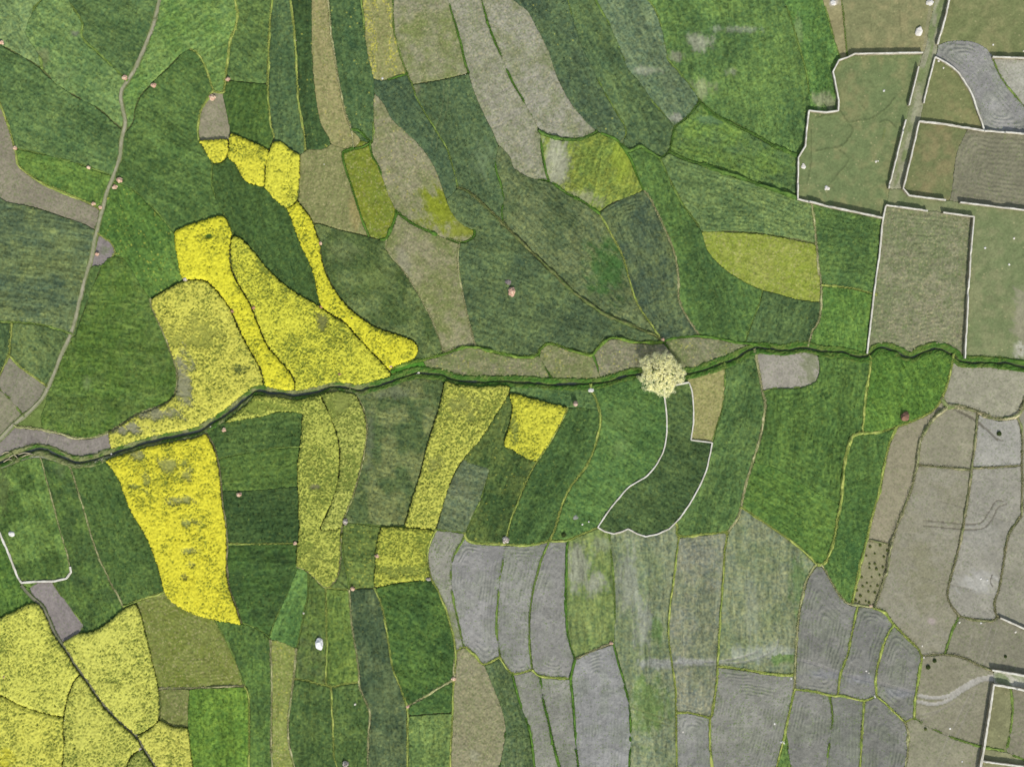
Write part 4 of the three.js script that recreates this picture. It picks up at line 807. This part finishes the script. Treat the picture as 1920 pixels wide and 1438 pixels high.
// ---------------------------------------------------------------- the stream with its banks
{
  const pts = EDGES[0].pts, n = 15, Gr = lin([78, 120, 50]), G2 = lin([118, 138, 68]), Mud = lin([92, 98, 70]), St = lin([172, 164, 130]);
  const bank = sweep(pts, n, (i, u, p) => {
    const t = u / (n - 1) * 2 - 1, a = Math.abs(t), w = 9.6 + 6 * fbm(i / 7, t > 0 ? 1 : 7, 3), wide = (.38 + .24 * sm(760, 480, p[0])) * (.55 + .9 * fbm(i / 8, 4, 6)), deep = sm(.44 * wide, .2 * wide, a + .12 * (vn(i / 5, t > 0 ? 2 : 5, 8) - .5));
    const leftpart = sm(760, 640, p[0]); let c = mix(Gr, G2, sm(.35, .8, vn(i / 6, u / 2, 4) * .6 + hash(i, u, 2) * .4)); c = mix(c, mix(G2, St, .5), leftpart * sm(.3, .7, vn(i / 4, u / 2, 12)) * .9); c = mix(c, Mud, deep);
    return [t * w + (1 - a) * 7 * (fbm(i / 12, 8, 2) - .5), a > .99 ? -.1 : mix([.14], [-.36], deep)[0] + .3 * (hash(i, u, 5) - .4) * (1 - deep) + .1 * sm(.4, .65, a) * (1 - sm(.8, 1, a)), jit(c, .68 + .6 * hash(i, u, 6))];
  });
  structure(new THREE.Mesh(bank, MAT.bank), 'stream_bank', 'grassy banks on both sides of the stream');
  const wp = spline(EDGES[0].q, 4), water = sweep(wp, 5, (i, u) => [(u / 4 * 2 - 1) * 5, -.3 + .012 * (hash(i, u, 3) - .5), null]);
  structure(new THREE.Mesh(water, new THREE.MeshPhysicalMaterial({ color: new THREE.Color()  .setRGB(.06, .075, .065), roughness: .2, ior: 1.33 })), 'stream', 'dark narrow stream winding across the fields');
}

// ---------------------------------------------------------------- stone walls
const wallMat = { body: vmat(.95), coping: vmat(.9) };
for (const e of WALLS) {
  const g = new THREE.Group(), pts = e.pts.filter((p) => p[0] > -MG - 4 && p[0] < 1924 + MG && p[1] > -MG - 4 && p[1] < 1442 + MG), sd = (e.p[0] + e.p[1] * 3) | 0;
  if (pts.length < 2) continue;
  const h0 = e.h, run = (sec, tones) => {
    const loop = sec.length, N = sideways(pts), pos = [], col = [], idx = [];
    pts.forEach((p, i) => { const lean = .03 * (vn(i / 6, 1, sd) - .5), up = .09 * (vn(i / 3, 2, sd) - .5) - .35 * h0 * sm(.8, .95, vn(i / 7, 5, sd)); sec.forEach(([o, y], u) => { const oo = o * 10 * (1 + .5 * (vn(i / 2.5, u, sd) - .5)) + lean * 10; pos.push(X(p[0] + N[i][0] * oo), y > .05 ? y + up : y, Z(p[1] + N[i][1] * oo)); const k = .74 + .36 * hash(i, u, sd); col.push(...jit(mix(tones[0], tones[1], sm(.45, .8, vn(i / 5, u, sd + 4))), k)); }); });
    for (let i = 0; i < pts.length - 1; i++) for (let u = 0; u < loop; u++) { const a = i * loop + u, b = i * loop + (u + 1) % loop, c = a + loop, d = b + loop; idx.push(a, b, c, b, d, c); }
    for (let u = 1; u < loop - 1; u++) { idx.push(0, u + 1, u); const q = (pts.length - 1) * loop; idx.push(q, q + u, q + u + 1); }
    return geom(pos, idx, col).toNonIndexed();
  };
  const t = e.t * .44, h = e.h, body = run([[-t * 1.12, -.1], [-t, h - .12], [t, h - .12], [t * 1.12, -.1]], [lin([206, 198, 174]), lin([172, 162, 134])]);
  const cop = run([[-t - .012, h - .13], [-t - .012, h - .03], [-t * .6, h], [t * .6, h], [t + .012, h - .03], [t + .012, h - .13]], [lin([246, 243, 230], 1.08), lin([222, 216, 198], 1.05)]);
  body.computeVertexNormals(); cop.computeVertexNormals();
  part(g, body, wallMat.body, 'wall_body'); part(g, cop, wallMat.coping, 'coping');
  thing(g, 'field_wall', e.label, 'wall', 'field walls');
}

// ---------------------------------------------------------------- stones
const rockGeo = [];
for (let v = 0; v < 6; v++) {
  const g = new THREE.IcosahedronGeometry(1, 2), p = g.attributes.position, col = [];
  for (let i = 0; i < p.count; i++) {
    const x = p.getX(i), y = p.getY(i), z = p.getZ(i), n = 1 + .5 * (vn(x * 1.3 + 9 * v, z * 1.3 + y * 1.7, 3 + v) - .5) + .22 * (vn(x * 3.1 + y, z * 3.1 + 5 * v, 9) - .5);
    p.setXYZ(i, x * n * (1 + .12 * (v % 3)), Math.max(-.5, y * n * (.66 + .06 * (v % 2))), z * n);
    const k = .82 + .36 * hash(Math.round(x * 9), Math.round(z * 9 + y * 5), v); col.push(k, k, k);
  }
  g.setAttribute('color', new THREE.Float32BufferAttribute(col, 3)); g.computeVertexNormals(); rockGeo.push(g);
}
const stoneMat = {};
const stoneOf = (c) => stoneMat[c.join()] ??= new THREE.MeshStandardMaterial({ vertexColors: true, roughness: .95, color: new THREE.Color().setRGB(...lin(c, 1.1)) });
const PINK = [[226,188,162], [214,172,148], [238,208,180]], GREY = [[188,178,170], [160,150,142], [214,206,196]], WHITE = [[244,240,232], [226,224,220], [236,230,216]], BROWN = [[168,128,104], [196,148,118], [140,108,88]];
const liftAt = (x, y) => { const l = lab[cl(Math.round(y + MG), 0, H - 1) * W + cl(Math.round(x + MG), 0, W - 1)], t = l ? FIELDS[l - 1].t : 'f'; return t === 'm' ? .5 : t === 'w' ? .12 : 0; };
function heap(label, x, y, rx, ry, pal, o = {}) {
  rx *= .7; ry *= .7;
  const g = new THREE.Group(), n = Math.round((o.n ?? 6 + rx * ry / 8) * 1.4), top = o.h ?? (.25 + .035 * (rx + ry)), up = liftAt(x, y);
  g.position.set(X(x), 0, Z(y));
  for (let i = 0; i < n; i++) {
    const a = i * 2.4 + rnd(), q = .85 * Math.sqrt((i + .1) / n), r = (.11 + .1 * rnd()) * (1 + Math.min(rx, ry) / 10), m = part(g, rockGeo[(rnd() * 6) | 0], stoneOf(pal[(rnd() * pal.length) | 0]), 'stone');
    const hy = top * (1 - q * q) + up * (1 - .6 * q); m.position.set(Math.cos(a) * q * rx * U, hy * .6 + r * .3, Math.sin(a) * q * ry * U); m.scale.set(r, r + hy * .6, r); m.rotation.set((rnd() - .5) * .5, rnd() * 6, (rnd() - .5) * .5);
  }
  return thing(g, 'stone_heap', label, 'stone heap', 'stone heaps');
}
heap('pinkish stone heap at the left edge, uppermost of the left side', 3, 80, 6, 5, PINK);
heap('pinkish stone heap touching the footpath where it bends', 233, 146, 6, 5, PINK);
heap('pinkish stone heap right of the footpath on the curved line', 288, 160, 6, 5, PINK);
heap('large pinkish stone heap above the small bare tan patch', 398, 183, 8, 7, PINK);
heap('pinkish stone heap at the corner of the deep green plot near the top', 427, 149, 6, 5, PINK);
heap('pinkish stone heap at the tip of the grey strip by the left edge', 28, 278, 5, 4, PINK);
heap('small reddish stone heap on the thin line left of the footpath', 166, 314, 5, 3, PINK);
heap('pinkish stone heap, upper of the pair beside the footpath', 224, 338, 7, 6, PINK);
heap('pinkish stone heap, lower of the pair beside the footpath', 215, 351, 6, 5, PINK);
heap('small pinkish stones at the end of the green tongue by the footpath', 175, 382, 5, 3, PINK);
heap('tiny stone heap touching the footpath above the grey strip end', 188, 389, 3, 3, PINK);
heap('small peach stone heap on the small grey patch by the footpath', 181, 476, 5, 3, PINK);
heap('grey stone heap at the head of the dark gap in the mustard', 347, 524, 6, 5, GREY);
heap('grey brown stone heap in the gap of the mustard fields', 437, 583, 5, 5, BROWN);
heap('brownish stone heap inside the triangular mustard field', 477, 577, 6, 5, BROWN);
heap('tiny pink stone heap on the right rim of the mustard strip', 600, 456, 3, 3, PINK);
heap('reddish stone heap where the mustard strips meet', 602, 576, 5, 5, BROWN);
heap('small reddish heap in the thin tail of the mustard strip', 660, 597, 3, 3, BROWN);
heap('reddish stone heap in the lower part of the triangular mustard', 637, 702, 5, 6, BROWN);
heap('pale stone heap at the tip of the mustard by the stream', 732, 686, 5, 4, PINK);
heap('largest pink stone heap lying in the large dark green field', 960, 547, 8, 12, PINK, { n: 34, h: .6 });
heap('dark grey spread of rubble touching the largest pink heap', 953, 529, 8, 6, [[120,112,112], [138,128,126]], { n: 18, h: .12 });
heap('peach stone heap above the pale tree', 1243, 637, 3, 3, PINK);
heap('peach stone heap at the top of the four dark plots', 420, 806, 4, 4, PINK);
heap('peach stone heap in the darkest green plot', 448, 927, 6, 5, PINK);
heap('pinkish stone heap at the left edge in the pale mustard', 9, 1267, 7, 4, PINK);
heap('pale stone heap at the lower end of the ditch path', 262, 1404, 6, 5, GREY);
heap('pink stone heap on the rim between the dark plots and the pale mustard', 553, 1018, 4, 3, PINK);
heap('grey stone heap at the lower left corner of the mottled field', 647, 978, 6, 7, GREY);
heap('pale stone heap in the middle of the square plot', 708, 1041, 7, 5, PINK);
heap('pink stone heap at the lower left corner of the square plot', 661, 1103, 5, 4, PINK);
heap('pale stone heap at the lower right corner of the square plot', 803, 1085, 6, 4, GREY);
heap('round grey stone heap above the ploughed plots', 948, 1012, 8, 7, GREY, { n: 16, h: .6 });
heap('pale stone scatter on the stream bank above the fresh green field', 1108, 732, 8, 5, WHITE, { n: 14, h: .25 });
heap('grey stone heap at the bottom edge with a dark shadow', 648, 1432, 7, 8, GREY, { n: 14, h: .9 });
heap('pink stone heap at the upper left of the tan lens plot', 851, 1272, 5, 4, PINK);
heap('pink stone heap at the point of the deep green triangle', 764, 1324, 4, 3, PINK);
heap('flat pink stone line at the head of the broad ploughed tongue', 1146, 1206, 5, 2.4, PINK);
heap('pale rubble heap at the top edge left of the lane', 1744, 5, 9, 6, WHITE, { n: 20, h: .3 });
heap('pale rubble heap at the top edge above the dry verge', 1563, 5, 7, 5, WHITE, { n: 16, h: .15 });
heap('cluster of white stones at the tip of the tiny green sliver', 1468, 1392, 4, 5, WHITE, { n: 8, h: .15 });
heap('white stones on the bank of the beige fallow plot', 1726, 830, 3, 2, WHITE, { n: 4, h: .12 });
heap('white stone pair at the corner of the three dark ploughed plots', 1641, 1305, 3, 3, WHITE, { n: 4, h: .12 });
heap('scatter of white stones in the lower left of the grazed enclosure', 1507, 312, 5, 6, WHITE, { n: 7, h: .05 });
heap('scatter of white stones near the slanting enclosure wall', 1551, 353, 6, 5, WHITE, { n: 6, h: .05 });
heap('yellowish stones at the foot of the bush dotted plot', 1633, 1137, 4, 2.5, PINK, { n: 6, h: .15 });

function boulder(label, name, cat, x, y, rx, h, ry, c, v, turn) {
  const m = new THREE.Mesh(rockGeo[v], stoneOf(c)); m.position.set(X(x), h * .35, Z(y)); m.scale.set(rx * U, h, ry * U); m.rotation.y = turn; return thing(m, name, label, cat);
}
boulder('large white boulder in the olive green strip near the bottom', 'boulder', 'boulder', 599, 1207, 6.8, .9, 10.6, [244,244,244], 1, .25);
boulder('white rock left of the lane near the top edge', 'boulder', 'boulder', 1724, 60, 5.6, .6, 10, [246,240,230], 2, -.25);
boulder('white rock in the mottled plot at the left edge', 'boulder', 'boulder', 22, 1001, 6, .55, 5.4, [240,238,232], 3, .4);
boulder('flat grey stone in the fresh green field', 'boulder', 'boulder', 1080, 970, 5.5, .3, 4.2, [150,152,146], 4, .2);
boulder('upright pinkish standing stone beside the small mustard square', 'standing_stone', 'stone', 1079, 757, 4.6, 2.1, 4.6, [226,196,176], 0, .5);
boulder('brown earth mound on the edge of the bright green plot at the right', 'earth_mound', 'mound', 1697, 781, 7.5, 1.15, 8.5, [150,112,92], 5, .6);
const pebbles = [[554,76],[717,147],[607,308],[1273,533],[1274,541],[569,1150],[1092,983],[1104,978],[1281,1372],[1453,1357],[1484,1272],[1630,1262],[1625,1258],[1733,1232],[1730,1211],[1785,1229],[1658,170],[1643,303],[1647,302],[1761,114],[1770,127],[1863,84],[1835,131],[1920,96],[1281,695],[1257,646],[1154,600],[1840,1085],[1852,1088],[1902,447],[1893,496],[1848,465],[666,1320],[1800,1167],[1840,1168],[1905,1185],[1782,1366],[1805,1428],[785,699],[781,702],[208,851],[394,800],[385,808]];
pebbles.forEach(([x, y], i) => { const m = new THREE.Mesh(rockGeo[i % 6], stoneOf(WHITE[i % 3])), r = .13 + .1 * rnd(); m.position.set(X(x), .06 + liftAt(x, y) * 2.2, Z(y)); m.scale.set(r, r, r); m.rotation.y = i; const l = lab[Math.round(cl(y, 0, 1437) + MG) * W + Math.round(cl(x, 0, 1919) + MG)]; thing(m, 'white_stone', ('white stone in the ' + (l ? FIELDS[l - 1].label : 'grass of a bund')).split(' ').slice(0, 16).join(' '), 'stone', 'single white stones'); });

// ---------------------------------------------------------------- leaves, bushes, the tree
function leafCloud(n, place, size, tones) {             // many small leaf faces
  const pos = new Float32Array(n * 12), col = new Float32Array(n * 12), idx = new Uint32Array(n * 6), a = new THREE.Vector3(), b = new THREE.Vector3(), nrm = new THREE.Vector3();
  for (let i = 0; i < n; i++) {
    const [x, y, z, ox, oy, oz] = place(i), s = size * (.6 + .8 * rnd()); nrm.set(ox + (rnd() - .5) * 1.5, oy + (rnd() - .2) * 1.2, oz + (rnd() - .5) * 1.5).normalize();
    a.set(rnd() - .5, rnd() - .5, rnd() - .5).cross(nrm).normalize().multiplyScalar(s); b.crossVectors(nrm, a).normalize().multiplyScalar(s * .55);
    const q = [[-1, 0], [0, -1], [1, 0], [0, 1]], c = mix(tones[0], tones[1], rnd()), k = .85 + .3 * rnd();
    q.forEach(([u, v], j) => { const o = i * 12 + j * 3; pos[o] = x + a.x * u + b.x * v; pos[o + 1] = y + a.y * u + b.y * v; pos[o + 2] = z + a.z * u + b.z * v; col[o] = c[0] * k; col[o + 1] = c[1] * k; col[o + 2] = c[2] * k; });
    idx.set([i * 4, i * 4 + 1, i * 4 + 2, i * 4, i * 4 + 2, i * 4 + 3], i * 6);
  }
  return geom(pos, idx, col);
}
const leafMat = new THREE.MeshPhysicalMaterial({ vertexColors: true, roughness: 1, specularIntensity: .2, side: THREE.DoubleSide, transmission: .5, thickness: 0 });
const barkMat = new THREE.MeshStandardMaterial({ color: new THREE.Color().setRGB(.16, .12, .085), roughness: 1 });
const ball = (rx, ry) => () => { const a = rnd() * 6.283, u = rnd(), r = Math.cbrt(.25 + .75 * rnd()), s = Math.sqrt(1 - u * u); return [Math.cos(a) * s * r * rx, .05 + u * r * ry, Math.sin(a) * s * r * rx, Math.cos(a) * s, u + .3, Math.sin(a) * s]; };
const bushGeo = [0, 1, 2].map(() => leafCloud(150, ball(.34, .42), .07, [lin([150, 158, 90], 1.2), lin([104, 122, 60], 1.2)]));
const darkBush = leafCloud(420, ball(.55, .6), .1, [lin([112, 130, 70]), lin([84, 104, 54])]);
const stemGeo = new THREE.CylinderGeometry(.02, .035, .3, 6).translate(0, .13, 0);
function bush(label, x, y, s, geo, group) { const g = new THREE.Group(); g.position.set(X(x), .03, Z(y)); g.scale.setScalar(s); g.rotation.y = rnd() * 6; part(g, geo, leafMat, 'foliage'); part(g, stemGeo, barkMat, 'stem'); return thing(g, 'bush', label, 'bush', group); }
const bushSpots = [[1632,1024],[1651,1021],[1664,1031],[1641,1037],[1625,1041],[1658,1043],[1631,1056],[1641,1056],[1656,1062],[1631,1064],[1644,1066],[1650,1077],[1616,1081],[1635,1081],[1626,1092],[1618,1098],[1633,1098],[1646,1097],[1607,1106],[1629,1108],[1641,1110],[1614,1116],[1624,1126],[1630,1129],[1612,1128],[1605,1125]];
bushSpots.forEach(([x, y], i) => bush('small round bush standing on the bush dotted fallow plot', x, y + 1, .62 + .3 * rnd(), bushGeo[i % 3], 'bushes on the small fallow plot'));
bush('dark bush, left of two on the fallow plot at lower right', 1741, 1251, .8, darkBush, 'dark bushes');
bush('dark bush, right of two on the fallow plot at lower right', 1753, 1239, .7, darkBush, 'dark bushes');
bush('dark bush at the end of the wheel tracks on the pale grey plot', 1874, 813, .85, darkBush, 'dark bushes');
bush('dark bush on the brownish plot above the gravel track', 1886, 1231, .55, darkBush, 'dark bushes');
bush('low green bush beneath the slanting bank at lower right', 1736, 1367, .9, bushGeo[1], 'green bushes');
bush('dark green bush at the foot of the fresh green field', 1057, 1003, .9, darkBush, 'dark bushes');
{
  const g = new THREE.Group(), kx = 1 - 3 / HEIGHT; g.position.set(X(960 + 281 * kx), 0, Z(719 - 18 * kx));
  const limbs = [], bark = [], tube = (a, b, r0, r1, bend) => { const m = a.clone().lerp(b, .5).add(bend), c = new THREE.CatmullRomCurve3([a, m, b]), tg = new THREE.TubeGeometry(c, 7, 1, 7), p = tg.attributes.position; for (let i = 0; i <= 7; i++) { const q = c.getPoint(i / 7), r = r0 + (r1 - r0) * i / 7; for (let j = 0; j <= 7; j++) { const k = i * 8 + j; p.setXYZ(k, q.x + (p.getX(k) - q.x) * r, q.y + (p.getY(k) - q.y) * r, q.z + (p.getZ(k) - q.z) * r); } } tg.computeVertexNormals(); return tg; };
  const V = (x, y, z) => new THREE.Vector3(x, y, z);
  part(g, tube(V(0, -.1, 0), V(.1, 1.8, .05), .3, .2, V(.08, 0, .05)), barkMat, 'trunk');
  const R = (a) => 4.25 + .28 * Math.sin(a * 5 + 1) + .34 * (vn(Math.cos(a) * 2 + 5, Math.sin(a) * 2 + 5, 6) - .5) + .2 * Math.sin(a * 9) + .9 * (vn(a * 5, 1, 7) - .5);
  const clumps = [];
  for (let i = 0; i < 13; i++) {
    const a = i * 2.399 + .3, q = i < 9 ? .74 : .36, r = R(a) * q, end = V(Math.cos(a) * r, 1.9 + 1.6 * (1 - q) + rnd() * .7, Math.sin(a) * r);
    limbs.push(tube(V(.1, 1.1 + rnd() * .6, .05), end, .12, .035, V(0, .5, 0)));
    for (let j = 0; j < 5; j++) { const e2 = end.clone().add(V((rnd() - .5) * 1.8, .3 + rnd() * .9, (rnd() - .5) * 1.8)); limbs.push(tube(end.clone().multiplyScalar(.8), e2, .035, .012, V(0, .15, 0))); }
  }
  part(g, mergeGeometries(limbs), barkMat, 'limbs');
  for (let i = 0; i < 700; i++) { const a = rnd() * 6.283, q = Math.sqrt(rnd()), r = R(a) * q * .93, top = 1.3 + 2.9 * Math.sqrt(Math.max(0, 1 - q * q * .93)); clumps.push([Math.cos(a) * r, top - rnd() * rnd() * 1.5, Math.sin(a) * r, (.17 + .2 * rnd()) * (.8 + .5 * q), q]); }
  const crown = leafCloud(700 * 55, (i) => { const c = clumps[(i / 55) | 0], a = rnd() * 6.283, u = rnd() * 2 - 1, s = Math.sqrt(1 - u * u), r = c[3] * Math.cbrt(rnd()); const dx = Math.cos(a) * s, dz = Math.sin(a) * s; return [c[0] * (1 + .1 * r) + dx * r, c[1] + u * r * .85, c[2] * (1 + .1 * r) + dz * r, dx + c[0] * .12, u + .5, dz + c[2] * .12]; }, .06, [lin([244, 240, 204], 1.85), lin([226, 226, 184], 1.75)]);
  part(g, crown, leafMat, 'crown');
  thing(g, 'pale_tree', 'single broad tree with pale cream green crown standing over the stream', 'tree');
}
// dry branches caught in the stream at the left edge
for (const [p, l] of [[[2, 852, 12, 847, 24, 851], 'bleached branch in the stream, nearest the left edge'], [[16, 858, 26, 853, 33, 860], 'bent bleached branch in the stream at the left edge'], [[34, 852, 46, 849, 60, 851], 'straight bleached branch under the left bank'], [[40, 857, 52, 852, 70, 852], 'long bleached branch lying along the left bank'], [[6, 866, 16, 861, 22, 862], 'short bleached branch by the narrow pale path']]) {
  const c = new THREE.CatmullRomCurve3([0, 2, 4].map((i) => new THREE.Vector3(X(p[i]), .1 + .12 * (i === 2), Z(p[i + 1])))), m = new THREE.Mesh(new THREE.TubeGeometry(c, 10, .085, 6), stoneOf([206, 194, 160])); thing(m, 'dead_branch', l, 'branch', 'bleached branches');
}
// ---------------------------------------------------------------- standing plants over the canopy and grass on the bunds
{
  const blade = (n, hgt, spread, w, sd) => { const pos = [], idx = []; for (let i = 0; i < n; i++) { const a = i * 2.4 + hash(i, sd, 1), r = spread * (.15 + .4 * hash(i, sd, 2)), R2 = spread * (.5 + .5 * hash(i, sd, 3)), hh = hgt * (.6 + .5 * hash(i, sd, 4)), c = Math.cos(a), s = Math.sin(a), b = i * 3; pos.push(c * r - s * w, 0, s * r + c * w, c * r + s * w, 0, s * r - c * w, c * R2, hh, s * R2); idx.push(b, b + 1, b + 2); } return geom(pos, idx); };
  const head = (n, sd) => { const pos = [], idx = []; for (let i = 0; i < n; i++) { const a = i * 2.4, r = .19 * Math.sqrt((i + .5) / n), x = Math.cos(a) * r, z = Math.sin(a) * r, y = .12 * hash(i, sd, 5), w = .045, b = i * 5; pos.push(x - w, y, z, x, y, z - w, x + w, y, z, x, y, z + w, x, y + .06, z); idx.push(b, b + 4, b + 1, b + 1, b + 4, b + 2, b + 2, b + 4, b + 3, b + 3, b + 4, b); } return geom(pos, idx); };
  const plant = (c) => new THREE.MeshPhysicalMaterial({ color: 0xffffff, roughness: 1, specularIntensity: .2, side: THREE.DoubleSide });
  const bladeMat = plant(), headMat = plant(), tuft = [blade(9, .2, .26, .035, 1), blade(9, .2, .26, .035, 7)], heads = [head(9, 2), head(9, 8)];
  const M4 = new THREE.Matrix4(), Q = new THREE.Quaternion(), Y = new THREE.Vector3(0, 1, 0), P = new THREE.Vector3(), Sc = new THREE.Vector3(), C = new THREE.Color(), out = [0, 0, 0, 0];
  let total = 0;
  FIELDS.forEach((f, n) => {
    if (!f.mesh || (f.t !== 'w' && f.t !== 'm')) return;
    const b = bounds[n], step = f.t === 'm' ? 4.2 : 4.6, list = [];
    for (let y = b[1]; y <= b[3]; y += step) for (let x = b[0]; x <= b[2]; x += step) {
      const i = Math.round(x + (hash(x, y, 61) - .5) * step * 1.5), j = Math.round(y + (hash(x, y, 62) - .5) * step * 1.5); if (i < 0 || j < 0 || i >= W || j >= H) continue;
      const p = j * W + i; if (lab[p] !== n + 1 || dist[p] < 1 || track[p]) continue;
      coverAt(f, i - MG, j - MG, dist[p], 0, out, round[p]);
      let c = [out[1], out[2], out[3]];
      if (f.t === 'm') { if (out[0] < .74 || hash(i, j, 66) < .6) continue; c = mix(f.L, c, .6); } else if (out[0] < .17 && !f.low) continue;
      list.push([i, j, out[0], c]);
    }
    if (!list.length) return;
    const im = new THREE.InstancedMesh((f.t === 'm' ? heads : tuft)[n % 2], f.t === 'm' ? headMat : bladeMat, list.length);
    list.forEach(([i, j, h, c], k) => { const s = (.75 + .5 * hash(i, j, 63)) * (f.low ? .6 : 1), v = .82 + .4 * hash(i, j, 65); Q.setFromAxisAngle(Y, hash(i, j, 64) * 6.283); M4.compose(P.set(X(i - MG), h - (f.t === 'm' ? .03 : .05), Z(j - MG)), Q, Sc.set(s, s, s)); im.setMatrixAt(k, M4); im.setColorAt(k, C.setRGB(c[0] * v, c[1] * v, c[2] * v)); });
    im.name = f.t === 'm' ? 'flower_heads' : 'crop_leaves'; im.userData.kind = 'stuff'; shadow(im); f.mesh.add(im); total += list.length;
  });
  // coarse grass on the bunds, the path sides and the stream banks
  const gl = [];
  for (const e of EDGES) {
    if (!(e.A || e.k === 'stream') || e.k === 'wall') continue;
    const st = e.k === 'stream', N = sideways(e.pts); e.pts.forEach((p, i) => {
      if (p[0] < -70 || p[0] > 1990 || p[1] < -70 || p[1] > 1508) return;
      for (let q = 0; q < (st ? 6 : 2); q++) { const s = hash(i, q, 71) < .5 ? -1 : 1, o = st ? s * (5.5 + 6 * hash(i, q, 72)) : e.k === 'path' ? s * e.hw * (.75 + .5 * hash(i, q, 72)) : s * e.hw * .9 * hash(i, q, 72); const t = st ? mix(lin([88, 130, 52], 1.15), lin([146, 158, 82], 1.15), hash(i, q, 74)) : mix(lin(e.k === 'path' ? e.B : e.A, 1.4), lin(e.B, 1.3), hash(i, q, 74)); if (fades(e) && worn(p[0], p[1]) < .38) continue; gl.push([p[0] + N[i][0] * o, p[1] + N[i][1] * o, st || e.k === 'path' ? .1 : e.h * .6, t]); }
    });
  }
  const im = new THREE.InstancedMesh(tuft[0], bladeMat, gl.length);
  gl.forEach(([x, y, h, c], k) => { const s = .6 + .5 * hash(k, 1, 63), v = .8 + .4 * hash(k, 2, 65); Q.setFromAxisAngle(Y, hash(k, 3, 64) * 6.283); M4.compose(P.set(X(x), h, Z(y)), Q, Sc.set(s, s, s)); im.setMatrixAt(k, M4); im.setColorAt(k, C.setRGB(c[0] * v, c[1] * v, c[2] * v)); });
  im.name = 'grass'; im.userData.kind = 'stuff'; im.userData.label = 'coarse grass on the bunds and stream banks'; im.userData.category = 'grass'; shadow(im); scene.add(im);
  console.log('plants', total, 'grass', gl.length);
}
renderer.render(scene, camera);
